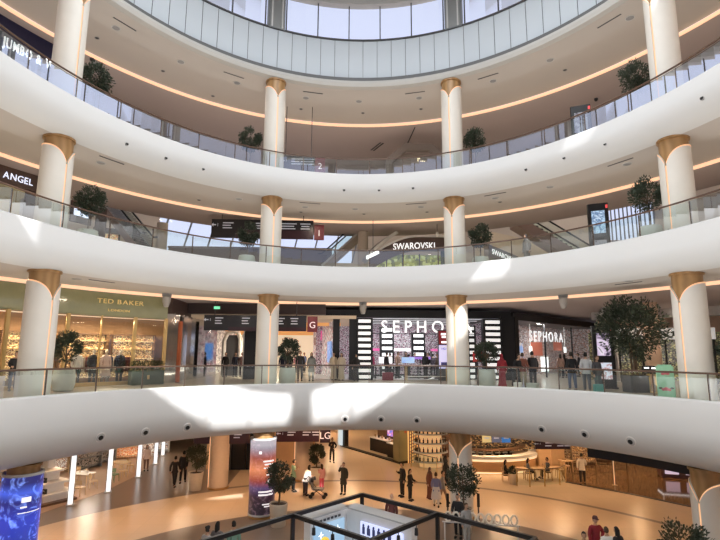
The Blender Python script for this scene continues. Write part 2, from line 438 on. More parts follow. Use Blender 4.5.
# ------------------------------------------------------------------ glass balustrades
TA, TB, NP = rad(-16), rad(196), 25
for lv, top, lab, gl in (('G', 6.38, 'ground-floor', RAILGLASS), ('F', 12.29, 'first-floor', RAILGLASS1), ('S', 17.34, 'second-floor', RAILGLASS2)):
    z = FZ[lv]+1.1
    b = thing('glass_balustrade', 'curved glass balustrade with brown handrail along the %s gallery' % lab, 'balustrade', (0, 0, FZ[lv]), 0, 'glass balustrades')
    pr = [(11.95+.04*math.cos(q), 1.1+.035*math.sin(q)) for q in [2*PI*i/8 for i in range(8)]]
    MB().sweep(pr, TA, TB, 120, closed=True).build('handrail', BROWNRAIL, b, True)
    for i in range(NP):
        a, c = TA+(TB-TA)*i/NP, TA+(TB-TA)*(i+1)/NP
        MB().sweep([(12.0, top-FZ[lv]), (12.0, 1.06)], a+.002, c-.002, 4).build('glass_panel', gl, b)
        p = ell(12.03, c)
        MB().box(p.x, p.y, (top-FZ[lv]+1.07)/2, .035, .05, 1.07-(top-FZ[lv]), inward(c)).build('post', POST, b)

# ------------------------------------------------------------------ potted trees
LEAF = mat('olive_leaf', (.035, .05, .028), .55, noise=.35, scale=4)
BARK = mat('bark', (.12, .08, .05), .8, noise=.2)
SOIL = mat('soil', (.05, .035, .025), .9)
POTG = mat('pot_sage', (.46, .49, .44), .6)
POTB = mat('pot_stone', (.62, .55, .45), .6)
POTK = mat('pot_black', (.02, .02, .02), .5)
def foliage_mesh(seed, r, rz, n, leaf=.1, clumps=24):
    rnd = random.Random(seed); mb = MB()
    cl = []
    for i in range(clumps):
        u = rnd.uniform(-1, 1); a = 2*PI*(i*.618+rnd.uniform(-.1, .1)); q = math.sqrt(1-u*u)
        cl.append(Vector((q*math.cos(a)*r*.68, q*math.sin(a)*r*.68, u*rz*.68)))
    for i in range(n):
        c = rnd.choice(cl)
        d = Vector((rnd.gauss(0, 1), rnd.gauss(0, 1), rnd.gauss(0, 1))).normalized()*(rnd.random()**.5)*r*.40
        p = c+d; out = (p+Vector((0, 0, .1*r))).normalized()
        ax = (out+Vector((rnd.uniform(-.9, .9), rnd.uniform(-.9, .9), rnd.uniform(-.6, .9)))).normalized()
        sd_ = ax.cross(Vector((rnd.uniform(-1, 1), rnd.uniform(-1, 1), rnd.uniform(-1, 1)))).normalized()
        L, W = leaf*rnd.uniform(.8, 1.4), leaf*.26
        nrm = ax.cross(sd_)*W*.35
        mb.add([p, p+ax*L*.5+sd_*W+nrm, p+ax*L, p+ax*L*.5-sd_*W+nrm], [(0, 1, 2), (0, 2, 3)])
    return mb.mesh('foliage', LEAF, weld=False)
def make_tree(kind, label, loc, rz=0, group=None, r=.6, rz_=.62, trunk=1.0, seed=1, n=2100, leaf=.11):
    t = thing('potted_tree', label, 'tree', loc, rz, group)
    if kind == 'sage':
        ph = .92; pot = MB().lathe([(.0, 0), (.30, 0), (.40, .06), (.455, .3), (.46, .6), (.42, .88), (.405, .92), (.37, .92), (.37, .82), (0, .82)], 28); m = POTG
    elif kind == 'stone':
        ph = 1.0; pot = MB().lathe([(.0, 0), (.33, 0), (.345, .02), (.43, .98), (.435, 1.0), (.40, 1.0), (.39, .9), (0, .9)], 28); m = POTB
    else:
        ph = .75; pot = MB().box(0, 0, .36, .85, .85, .72, bev=.06).box(0, 0, .735, .9, .9, .05, bev=.07); m = POTK
    po = pot.build('pot', m, t, True)
    s_ = MB().lathe([(0, ph-.06), (.37 if kind != 'box' else .5, ph-.07)], 20) if kind != 'box' else MB().box(0, 0, ph, .74, .74, .05)
    s_.build('soil', SOIL, po)
    rnd = random.Random(seed); tr = MB(); zc = ph+trunk+rz_*.55
    if kind == 'box':
        for q in range(4):
            a = q*1.7; tr.tube([(.15*math.cos(a), .15*math.sin(a), ph-.05), (.1*math.cos(a+1), .1*math.sin(a+1), ph+trunk*.4), (.28*math.cos(a), .28*math.sin(a), zc-.2*rz_), (.6*r*math.cos(a), .6*r*math.sin(a), zc+.25*rz_)], [.05, .045, .035, .012], 7)
    else:
        tr.tube([(0, 0, ph-.1), (.03, .01, ph+trunk*.5), (-.01, .02, ph+trunk), (.0, 0, zc+.2*rz_)], [.045, .038, .034, .012], 8)
    for q in range(6):
        a = q*1.05+seed; tr.tube([(0, 0, ph+trunk*.9), (.3*r*math.cos(a), .3*r*math.sin(a), zc-.15*rz_), (.72*r*math.cos(a), .72*r*math.sin(a), zc+.3*rz_*math.sin(q*2))], [.026, .018, .007], 6)
    tr.build('trunk', BARK, t, True)
    fo = link('foliage', foliage_mesh(seed, r, rz_, n, leaf), t); fo.location = (0, 0, zc)
    return t
def T(kind, x, y, z, label, **k): return make_tree(kind, label, (x, y, z), group='potted trees', **k)
g = FZ['G']
TR = []
def tree_at(p, z, kind, label, **k): TR.append(make_tree(kind, label, (p[0], p[1], z), 0, 'potted trees', **k))
tree_at((-12.72, 11.06, 6.38), g, 'sage', 'small olive tree in sage pot right of the left ground-floor column', seed=2, r=.62, rz_=.72, trunk=.6)
tree_at((-3.39, 15.58, 6.22), g, 'sage', 'olive tree in sage pot just right of the inner left ground-floor column', seed=3, r=.6, rz_=.66, trunk=.6)
tree_at((6.94, 13.95, 6.29), g, 'sage', 'olive tree in sage pot just right of the inner right ground-floor column', seed=4, r=.58, rz_=.6, trunk=.5)
tree_at((13.03, 11.05, 6.34), g, 'box', 'large leafy tree with several stems in a black box planter', seed=5, r=1.6, rz_=1.35, trunk=1.45, n=4600, leaf=.16)
tree_at((13.18, 5.07, 6.61), g, 'sage', 'olive tree at the right end of the ground-floor gallery beside the column', seed=6, r=.55, rz_=.6, trunk=.55)
f1 = FZ['F']
tree_at((-11.48, 9.39, 13.76), f1, 'sage', 'olive tree in sage pot right of the left first-floor column', seed=7, r=.62, rz_=.68, trunk=.95)
tree_at((-5.64, 14.70, 13.31), f1, 'sage', 'olive tree in pot left of the inner left first-floor column', seed=8, r=.6, rz_=.66, trunk=.85)
tree_at((6.91, 14.23, 13.40), f1, 'sage', 'olive tree right of the inner right first-floor column', seed=9, r=.6, rz_=.66, trunk=.85)
tree_at((11.93, 7.25, 13.19), f1, 'sage', 'olive tree in sage pot left of the right first-floor column', seed=10, r=.72, rz_=.7, trunk=.95)
f2 = FZ['S']
tree_at((-11.26, 8.54, 19.01), f2, 'sage', 'olive tree on the second floor right of the left column', seed=11, r=.66, rz_=.72, trunk=1.1)
tree_at((-5.71, 14.67, 18.98), f2, 'sage', 'olive tree on the second floor left of the inner left column', seed=12, r=.62, rz_=.7, trunk=1.2)
tree_at((6.77, 14.06, 19.13), f2, 'sage', 'olive tree on the second floor right of the inner right column', seed=13, r=.62, rz_=.7, trunk=1.2)
tree_at((11.98, 7.39, 19.06), f2, 'sage', 'olive tree on the second floor left of the right column', seed=14, r=.66, rz_=.72, trunk=1.25)
tree_at((-8.86, 19.16, 0.00), 0, 'stone', 'olive tree in stone pot on the lowest level beside the pair in black', seed=15, r=.62, rz_=.68, trunk=.45)
tree_at((-3.35, 12.82, 0.00), 0, 'stone', 'olive tree in stone pot beside the red advertising column', seed=16, r=.62, rz_=.78, trunk=.72)
tree_at((-1.92, 20.35, 0.00), 0, 'stone', 'olive tree in stone pot behind the child in pink', seed=17, r=.5, rz_=.58, trunk=.45)
tree_at((5.03, 11.77, 0.00), 0, 'stone', 'olive tree in stone pot in front of the cream column with V-shaped capital', seed=18, r=.72, rz_=.85, trunk=.75)
tree_at((10.34, 4.60, 1.90), 0, 'stone', 'bushy olive tree at bottom right in front of the right column', seed=19, r=.78, rz_=.78, trunk=.45)
# ------------------------------------------------------------------ people
SK = {}
def skin_mesh(name, joints, edges, root, sub=1):
    names = list(joints); me = bpy.data.meshes.new(name)
    me.from_pydata([joints[k][0] for k in names], [(names.index(a), names.index(b)) for a, b in edges], [])
    o = bpy.data.objects.new(name, me); C.objects.link(o)
    md = o.modifiers.new('s', 'SKIN'); md.branch_smoothing = .3
    for i, k in enumerate(names):
        r = joints[k][1]; sv = me.skin_vertices[0].data[i]
        sv.radius = (r, r) if not isinstance(r, tuple) else r; sv.use_root = (k == root)
    s2 = o.modifiers.new('d', 'SUBSURF'); s2.levels = sub; s2.render_levels = sub
    dg = bpy.context.evaluated_depsgraph_get()
    m2 = bpy.data.meshes.new_from_object(o.evaluated_get(dg))
    vs = [tuple(v.co) for v in m2.vertices]; fs = [tuple(p.vertices) for p in m2.polygons]
    bpy.data.objects.remove(o); bpy.data.meshes.remove(me); bpy.data.meshes.remove(m2)
    return vs, fs
def pose(step=0.0, la='down', ra='down', sit=False, lean=0.0):
    """joint positions; the figure faces -Y, +X is its left"""
    J = {}
    dz = -.44 if sit else 0
    def up(x, y, z):                      # bend the upper body forward about the hips
        zz = z-.95; return (x, y*math.cos(lean)-zz*math.sin(lean), .95+dz+y*-math.sin(lean)*0+zz*math.cos(lean))
    J['pelvis'] = (0, 0, .95+dz); J['hem'] = (0, 0, .86+dz); J['waist'] = up(0, 0, 1.04); J['spine'] = up(0, 0, 1.13); J['chest'] = up(0, .005, 1.33); J['neck'] = up(0, .01, 1.46); J['head'] = up(0, -.01, 1.53)
    for s, sg, am in (('L', 1, la), ('R', -1, ra)):
        st = step*sg
        J['hip'+s] = (.09*sg, 0, .90+dz)
        if sit:
            J['knee'+s] = (.11*sg, -.42, .50); J['ankle'+s] = (.11*sg, -.40, .09); J['toe'+s] = (.12*sg, -.56, .045)
        else:
            J['knee'+s] = (.10*sg, -.16*st-.015, .50+abs(st)*.0); J['ankle'+s] = (.10*sg, -.26*st+(.05*abs(st) if st < 0 else 0), .09+(.05*abs(st) if st < 0 else 0))
            J['toe'+s] = (.115*sg, J['ankle'+s][1]-.15, .04)
        J['sho'+s] = up(.168*sg, .01, 1.375)
        if am == 'phone': e, w_, h = (.22*sg, .0, 1.14), (.12*sg, -.24, 1.24), (.09*sg, -.30, 1.30)
        elif am == 'ear': e, w_, h = (.27*sg, -.08, 1.22), (.15*sg, -.10, 1.48), (.12*sg, -.08, 1.56)
        elif am == 'fwd': e, w_, h = (.22*sg, -.04, 1.12), (.17*sg, -.29, 1.06), (.16*sg, -.37, 1.06)
        elif am == 'hip': e, w_, h = (.32*sg, .04, 1.16), (.18*sg, -.06, 1.0), (.13*sg, -.09, .97)
        elif am == 'swing': e, w_, h = (.22*sg, -.10, 1.13), (.22*sg, -.24, .92), (.21*sg, -.28, .84)
        elif am == 'back': e, w_, h = (.22*sg, .14, 1.14), (.21*sg, .17, .89), (.20*sg, .16, .80)
        else: e, w_, h = (.225*sg, .03, 1.12), (.235*sg, -.03, .87), (.235*sg, -.05, .79)
        J['elb'+s] = up(*e); J['wri'+s] = up(*w_); J['hand'+s] = up(*h)
    return J
RB = dict(hem=(.15, .11), waist=(.13, .10), pelvis=(.145, .105), spine=(.125, .095), chest=(.155, .105), neck=.052, head=.055, hip=.085, knee=.056, ankle=.038, toe=.034, sho=.058, elb=.042, wri=.027, hand=.034)
def rr(k, add=0.0, mul=1.0):
    r = RB[k] if k in RB else RB[k[:-1]]
    return tuple(q*mul+add for q in r) if isinstance(r, tuple) else r*mul+add
TRUNK = [('pelvis', 'spine'), ('spine', 'chest')]
LEGS = [e for s in 'LR' for e in (('pelvis', 'hip'+s), ('hip'+s, 'knee'+s), ('knee'+s, 'ankle'+s))]
ARMS = [e for s in 'LR' for e in (('chest', 'sho'+s), ('sho'+s, 'elb'+s), ('elb'+s, 'wri'+s))]
def put_head(mb, J, lean=0):
    c = Vector(J['head'])+Vector((0, -.022, .085))
    n, k = 12, 9; vs = []
    for j in range(n):
        t = 2*PI*j/n
        for i in range(k+1):
            ph = PI*i/k; r = math.sin(ph); z = -math.cos(ph)
            x, y = r*math.sin(t), -r*math.cos(t)
            fr = max(0, -y)
            X, Y, Z = x*.074, y*.092, z*.118
            if z < -.15: X *= 1-.28*(-z-.15); Y *= 1-.12*(-z-.15)
            if fr > .9 and -.35 < z < .1: Y -= .022                      # nose
            if fr > .75 and .1 < z < .4 and .2 < abs(x) < .6: Y += .008   # eye sockets
            vs.append(c+Vector((X, Y, Z)))
    fs = [(j*(k+1)+i, (j+1) % n*(k+1)+i, (j+1) % n*(k+1)+i+1, j*(k+1)+i+1) for j in range(n) for i in range(k)]
    mb.add(vs, fs)
    for sg in (1, -1): mb.ball(c+Vector((.076*sg, .008, -.005)), .012, .022, .03, 6)
    return c
def put_hand(mb, J, s):
    a, b = Vector(J['wri'+s]), Vector(J['hand'+s]); d = (b-a).normalized(); sg = 1 if s == 'L' else -1
    side = d.cross(Vector((1, 0, 0)))
    side = side.normalized() if side.length > .2 else Vector((0, 0, 1))
    pal = side.cross(d).normalized()*sg
    mb.tube([a, a+d*.045, b+d*.005], [.024, .036, .034], 6)
    for q, (off, L) in enumerate(((-.027, .062), (-.009, .072), (.009, .067), (.026, .052))):
        p = b+side*off; mb.tube([p-d*.01, p+d*L*.5+pal*-.008, p+d*L*.85-pal*.03], [.010, .009, .007], 5)
    p = a+d*.03+side*-.032; mb.tube([p, p+d*.03-side*.028, p+d*.06-side*.03-pal*.015], [.012, .010, .008], 5)
CACHE = {}
def body_mesh(key, P):
    if ('b',)+key in CACHE: return CACHE[('b',)+key]
    J = P; ed = TRUNK+[('chest', 'neck'), ('neck', 'head')]+LEGS+ARMS+[e for s in 'LR' for e in (('ankle'+s, 'toe'+s),)]
    used = {k for e in ed for k in e}
    vs, fs = skin_mesh('body', {k: (J[k], rr(k)) for k in J if k in used}, ed, 'pelvis')
    mb = MB().add(vs, fs); put_head(mb, J)
    for s in 'LR': put_hand(mb, J, s)
    CACHE[('b',)+key] = mb; return mb
def cloth(part, key, P, add, ed, root='pelvis', mul=1.0, cut=None):
    k = (part, add)+key
    if k in CACHE: return CACHE[k]
    J = dict(P)
    if cut:
        for a, (b, c, u) in cut.items(): J[a] = tuple(J[b][i]+(J[c][i]-J[b][i])*u for i in range(3))
    used = {q for e in ed for q in e}
    vs, fs = skin_mesh(part, {q: (J[q], rr(q, add, mul)) for q in J if q in used}, ed, root)
    CACHE[k] = MB().add(vs, fs); return CACHE[k]
SKINM = {'light': mat('skin_light', (.55, .36, .26), .55, noise=.05), 'tan': mat('skin_tan', (.40, .24, .16), .55, noise=.05)}
def fabric(c): return mat('fabric_%03d_%03d_%03d' % tuple(int(q*999) for q in c), c, .85, noise=.12, scale=14)
HAIRC = {'black': (.012, .010, .009), 'brown': (.06, .035, .02), 'grey': (.3, .29, .28)}
PEOPLE = []
def person(label, loc, rz, h=1.7, top=(.02, .02, .02), bottom=(.02, .02, .025), shoe=(.02, .02, .02), hair='black', cut='short', sleeve='long',
           robe=None, coat=None, skirt=None, scarf=None, skin='tan', step=0.0, la='down', ra='down', sit=False, lean=0.0, extra=None, name='person', cat='person', group=None):
    key = (round(step, 2), la, ra, sit, round(lean, 2)); P = pose(step, la, ra, sit, lean); s = h/1.7
    o = thing(name, label, cat, loc, rz, group); o.scale = (s, s, s)
    sm = SKINM[skin] if skin in SKINM else skin
    body_mesh(key, P).build('body', sm, o, True, False)
    if sleeve == 'long': ed = TRUNK+ARMS; ct = None
    else: ed = TRUNK+[e for q in 'LR' for e in (('chest', 'sho'+q), ('sho'+q, 'elb'+q))]; ct = {'elb'+q: ('sho'+q, 'elb'+q, .8) for q in 'LR'}
    cloth('top_'+sleeve, key, P, .027, ed+[('chest', 'neck'), ('pelvis', 'hem')], cut=dict(ct or {}, neck=('chest', 'neck', .78))).build('shirt', fabric(robe or coat or top), o, True, False)
    if not robe: cloth('trousers', key, P, .024, [('waist', 'pelvis')]+LEGS).build('trousers', fabric(bottom), o, True, False)
    for q in 'LR':
        a, t = Vector(P['ankle'+q]), Vector(P['toe'+q]); m = (a*.45+t*.55)
        zb = min(a.z, t.z+.05)-.075
        MB().lathe([(0, 0), (.85, 0), (1, .12), (.98, .35), (.72, .75), (.45, 1.0), (0, 1.0)], 12, sx=.047, sy=.14).mesh
        mb = MB().lathe([(0, 0), (.047, 0), (.052, .018), (.047, .055), (.03, .085), (0, .09)], 12)
        mb.v = [(v[0]+m.x, v[1]*2.7+m.y+.01, v[2]+zb) for v in mb.v]
        mb.build('shoe', fabric(shoe), o, True)
    if robe or coat or skirt:
        z1 = 1.36 if robe or coat else 1.0
        z0 = .07 if robe else (.55 if coat else .42)
        dz = -.44 if sit else 0
        prof = [(.20+.04*(robe is not None), z0), (.19, z0+.2), (.175, .75), (.165, .95), (.15, 1.12)]
        if z1 > 1.1: prof += [(.165, 1.28), (.155, 1.38), (.08, 1.455)]
        else: prof = [(.27, z0), (.25, .6), (.20, .85), (.155, 1.02)]
        if sit: prof = [p for p in prof if p[1] >= .75]
        mb = MB().lathe(prof, 16, sx=1, sy=.78)
        L = lean
        def bend(v):
            zz = v[2]-.95
            if zz > 0: return (v[0]*1.08, v[1]-zz*math.sin(L), .95+zz*math.cos(L)+dz)
            return (v[0]*1.02, v[1]-step*0, v[2]+dz)
        mb.v = [bend(v) for v in mb.v]
        mb.build('robe' if robe else 'coat' if coat else 'skirt', fabric(robe or coat or skirt), o, True)
    c = Vector(P['head'])+Vector((0, -.022, .085))
    if scarf:
        mb = MB().ball(c+Vector((0, .018, .012)), .092, .098, .13, 12).lathe([(.16, -.22), (.10, -.12), (.085, -.05)], 12, c.x, c.y+.03, c.z)
        mb.build('headscarf', fabric(scarf), o, True)
    elif cut != 'bald':
        mb = MB(); n, k = 12, 7; vs = []
        for j in range(n):
            t = 2*PI*j/n
            for i in range(k+1):
                ph = PI*.5*i/k*1.35 if math.cos(t) < .35 else PI*.5*i/k*.62
                x, y, z = math.sin(ph)*math.sin(t), -math.sin(ph)*math.cos(t), math.cos(ph)
                vs.append(c+Vector((x*.084, y*.103+.008, z*.130)))
        mb.add(vs, [(j*(k+1)+i, (j+1) % n*(k+1)+i, (j+1) % n*(k+1)+i+1, j*(k+1)+i+1) for j in range(n) for i in range(k)])
        if cut == 'long':
            mb.add(*(lambda q: (q.v, q.f))(MB().lathe([(.05, -.32), (.085, -.25), (.092, -.1), (.088, .03)], 12, c.x, c.y+.035, c.z, t0=-.2, t1=PI+.2)))
        if cut == 'bun': mb.ball(c+Vector((0, .09, .08)), .05)
        mb.build('hair', fabric(HAIRC[hair]), o, True)
    if extra:
        for e in ([extra] if isinstance(extra, str) else extra):
            if e == 'backpack': MB().box(0, .17, 1.18, .28, .16, .42, bev=.05).tube([(.1, .1, 1.4), (.12, -.1, 1.36), (.11, -.11, 1.15), (.1, .1, 1.0)], .018, 6).tube([(-.1, .1, 1.4), (-.12, -.1, 1.36), (-.11, -.11, 1.15), (-.1, .1, 1.0)], .018, 6).build('backpack', fabric((.03, .03, .035)), o)
            if e == 'cap': MB().lathe([(.098, .03), (.095, .07), (.07, .125), (0, .145)], 14, c.x, c.y+.012, c.z).box(c.x, c.y-.12, c.z+.04, .14, .10, .012, bev=.04).build('cap', fabric((.09, .04, .04)), o, True)
    PEOPLE.append(o)
    return o

# ------------------------------------------------------------------ ground floor: shops round the gallery
g = FZ['G']
OLIVE = mat('olive_glass', (.29, .29, .16), .15, noise=.15, scale=2, coat=.6)
GOLDM = mat('gold_mullion', (.65, .46, .20), .3, .6)
GOODSW = goods('warm_goods', [(.20, .09, .04), (.55, .33, .13), (.08, .04, .03), (.75, .55, .28), (.32, .15, .07), (.9, .72, .42)], 4.2, .55, (1, 1, 1.6))
GOODSB = goods('bright_goods', [(.40, .37, .40), (.12, .04, .07), (.55, .54, .57), (.04, .035, .045), (.35, .14, .22), (.62, .6, .62), (.08, .06, .08)], 5.0, .42, (1, 1, 1.5))
GOODSL = goods('food_goods', [(.30, .14, .05), (.60, .34, .12), (.10, .05, .025), (.80, .55, .26), (.40, .20, .08), (.18, .09, .04)], 3.4, .3, (1, 1, 1.8))
WARMCEIL = mat('shop_ceiling_warm', (.75, .62, .48), .6, emit=(1, .78, .58), es=.75)  # emission stands in for light falling on the shop ceiling
WHITECEIL = mat('shop_ceiling_white', (.16, .155, .165), .6)
# -- clothing shop on the left, olive header with gold letters
tR = ell_t(*(-10.48, 17.21, 9.12)[:2]); tL = rad(168)
sh = thing('shopfront', 'clothing shop with olive header, gold lettering and warm lit window, left on the ground floor', 'shopfront', (0, 0, 0))
MB().sweep([(18.3, 9.78), (18.2, 9.78), (18.2, 10.95)], tR, tL, 40).sweep([(18.3, 9.78), (18.3, 9.72), (18.9, 9.72)], tR, tL, 40).build('header', OLIVE, sh)
MB().sweep([(18.25, 6.16), (18.2, 6.16), (18.2, 6.34), (18.4, 6.34)], tR, tL, 40).build('plinth', GOLDM, sh)
for px in (5, 66, 100, 134, 165):
    t = {5: ell_t(*(-15.49, 11.17, 8.36)[:2]), 66: ell_t(*(-14.04, 13.47, 8.43)[:2]), 100: ell_t(*(-13.00, 14.78, 8.47)[:2]), 134: ell_t(*(-11.78, 16.07, 8.51)[:2]), 165: ell_t(*(-10.50, 17.20, 8.55)[:2])}[px]
    p = ell(18.3, t); wd = .05 if px == 100 else .16
    MB().box(p.x, p.y, 8.0, wd, .14, 3.5, inward(t)).build('mullion', GOLDM, sh)
    t0 = t
ts = [ell_t(*(-15.49, 11.17, 8.36)[:2]), ell_t(*(-14.04, 13.47, 8.43)[:2]), ell_t(*(-13.00, 14.78, 8.47)[:2]), ell_t(*(-11.78, 16.07, 8.51)[:2]), ell_t(*(-10.50, 17.20, 8.55)[:2])]
for a, b in zip(ts[:-1], ts[1:]): MB().sweep([(18.33, 6.34), (18.33, 9.72)], b+.004, a-.004, 8).build('window_glass', SHOPGLASS, sh)
GOLDL = mat('gold_letters', (.8, .6, .25), .35, .3, emit=(.95, .72, .3), es=.22)
round_letters('lettering', 'TED BAKER', .34, GOLDL, sh, 18.14, 10.38, ell_t(*(-13.18, 14.39, 10.25)[:2]), ell_t(*(-11.45, 16.23, 10.44)[:2]), .02, .0)
round_letters('lettering', 'LONDON', .17, GOLDL, sh, 18.14, 9.98, ell_t(*(-12.79, 14.86, 10.30)[:2]), ell_t(*(-11.99, 15.70, 10.39)[:2]), .03)
struct('wall_shop_left', MB().sweep([(22.0, 6.16), (22.0, 9.9)], tR-.05, tL, 40), mat('shop_back_left', (.34, .20, .10), .6), 'warm brown back wall of the clothing shop')
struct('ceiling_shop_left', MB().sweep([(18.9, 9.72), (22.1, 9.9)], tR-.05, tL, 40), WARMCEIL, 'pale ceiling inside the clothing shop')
for i in range(5):                         # clothes and shoe shelves along the back
    t = tR+.05+(.62)*i/5; p = ell(21.4, t); rz = inward(t)
    u = thing('wall_shelf', 'lit wooden wall shelves in the clothing shop, ' + ['furthest right', 'second from the right', 'third from the right', 'fourth from the right', 'furthest left'][i], 'shelf', (p.x, p.y, g), rz, 'clothing shop wall shelves')
    MB().box(-1.25, 0, 1.35, .08, .4, 2.7).box(1.25, 0, 1.35, .08, .4, 2.7).box(0, 0, 2.72, 2.58, .42, .08).build('frame', WALNUT, u)
    for q in range(5): MB().box(0, -.02, .35+.5*q, 2.42, .36, .04).build('shelf_board', GOLDM, u)
    tag(MB().box(0, .1, 1.45, 2.4, .12, 2.4).build('shelf_goods', GOODSW, u), kind='stuff')
    for q in range(2): MB().box(0, -.18, 1.34+1.0*q, 2.4, .03, .04).build('shelf_light', GLOWARM, u)
for i, (px, lab) in enumerate(((86, 'gold rail of jackets behind the two suited mannequins'), (120, 'gold rail of dark clothes behind the mannequin in a black coat'))):
    p = [(-14.15, 15.89, 7.43), (-12.92, 17.22, 7.42)][i]
    r_ = thing('clothes_rail', lab, 'clothes rail', (p[0], p[1], g), inward(ell_t(p[0], p[1])))
    MB().tube([(-.8, 0, 0), (-.8, 0, 1.5), (.8, 0, 1.5), (.8, 0, 0)], .025, 8).build('rail', GOLDM, r_)
    rnd = random.Random(i)
    for q in range(9):
        x = -.7+.175*q
        MB().prism([(x-.05, -.22), (x+.05, -.22), (x+.05, .22), (x-.05, .22)], .62, 1.42).build('garment', fabric(rnd.choice([(.03, .03, .05), (.25, .16, .1), (.5, .42, .33), (.12, .03, .03)])), r_)
hb = (-10.94, 15.97, 6.24)
hp = thing('hedge_planter', 'dark green hedge in a long planter box at the shop entrance', 'planter', (hb[0], hb[1], g), inward(ell_t(hb[0], hb[1])))
MB().box(0, 0, .36, 1.75, .5, .72, bev=.03).box(0, 0, .73, 1.8, .55, .04).build('planter_box', mat('planter_green', (.05, .075, .05), .5), hp)
hm = MB(); rnd = random.Random(3)
for i in range(1500):
    p = Vector((rnd.uniform(-.85, .85), rnd.uniform(-.24, .24), rnd.uniform(.75, 1.22))); a = Vector((rnd.uniform(-1, 1), rnd.uniform(-1, 1), rnd.uniform(-.3, 1))).normalized(); b = a.cross(Vector((.3, .5, .8))).normalized()
    hm.add([p, p+a*.04+b*.02, p+a*.08, p+a*.04-b*.02], [(0, 1, 2, 3)])
hm.build('hedge', mat('hedge_leaf', (.03, .05, .018), .6, noise=.3), hp)

MB().prism([(-.06, -.262), (.06, -.262), (.06, -.252), (-.06, -.252)], .28, .5).build('badge', GOLDM, hp)
# -- mirrored fluted wall at the mouth of the corridor
fw = MB(); P0 = Vector((-10.5, 17.35)); P1 = Vector((-10.2, 27.5)); n = 26; pts = []
for i in range(n+1):
    q = P0.lerp(P1, i/n); pts.append((q.x+(.32 if i % 2 else 0), q.y))
for a, b in zip(pts[:-1], pts[1:]): fw.quad((*a, g), (*b, g), (*b, 10.1), (*a, 10.1))
o = struct('wall_corridor_left', fw, CHROME, 'mirrored zigzag wall on the left side of the ground-floor corridor')
struct('trim_9', MB().box(-11.0, 22.4, 10.5, 1.6, 10.4, .9), mat('dark_brown_bulkhead', (.06, .035, .03), .5), 'dark brown bulkhead above the mirrored wall')
RUST = mat('rust_post', (.42, .10, .03), .5)
cp = (-9.93, 18.05, 6.06); tag(MB().box(cp[0], cp[1], g+1.75, .22, .22, 3.5, bev=.04).build('rust_post', RUST), 'rust orange post before the mirrored wall', 'post')
# -- corridor: floor runs on, side walls, ceiling bulkhead, lit far end
struct('trim_10', MB().box(-6.0, 20.4, 10.62, 9.0, .5, .66), mat('bulkhead', (.05, .03, .028), .5), 'dark bulkhead above the corridor mouth')
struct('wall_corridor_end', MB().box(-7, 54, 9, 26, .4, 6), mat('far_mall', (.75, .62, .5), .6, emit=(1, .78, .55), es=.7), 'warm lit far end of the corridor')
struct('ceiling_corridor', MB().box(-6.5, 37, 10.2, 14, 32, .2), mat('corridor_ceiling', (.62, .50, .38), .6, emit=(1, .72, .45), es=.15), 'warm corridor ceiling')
for i in range(5): struct('trim_%d' % (40+i), MB().box(-6.5, 26+5*i, 10.0, 12, .5, .25), mat('orange_beam', (.75, .36, .12), .5, emit=(1, .5, .18), es=.5), 'orange lit beam across the corridor ceiling')
struct('wall_corridor_shops', MB().quad((-10.4, 27.5, g), (-13, 54, g), (-13, 54, 10.2), (-10.4, 27.5, 10.2)), goods('far_shops', [(.55, .5, .45), (.1, .09, .09), (.7, .66, .6), (.25, .2, .17)], 1.4, .6), 'row of lit shopfronts along the far left of the corridor')
bt = thing('black_pillar', 'broad black pillar in the corridor behind the hanging direction sign', 'pillar', (-6.4, 22.2, g))
MB().box(0, 0, 2.0, 1.05, .7, 4.1, bev=.05).build('shaft', BLACK, bt); MB().box(-.5, -.37, 2, .06, .05, 4.1).box(.5, -.37, 2, .06, .05, 4.1).build('edge_strip', LGREY, bt)
for i, x in enumerate((-8.3, -7.6)):
    ar = thing('white_archway', 'glossy white rounded portal deep in the corridor, %s' % ('left of two' if i == 0 else 'right of two'), 'portal', (x-.4, 26.5+i*3, g+.01), 0, 'white rounded portals')
    pts = [(-.5, 0, .0), (-.5, 0, 2.6), (-.3, 0, 3.1), (.1, 0, 3.3), (.5, 0, 3.2), (.7, 0, 2.7), (.72, 0, 0)]
    MB().tube(pts, .16, 8).build('arch', OFFW, ar, True); MB().box(.1, .1, 1.5, 1.0, .05, 3.0).build('dark_panel', DGREY, ar)
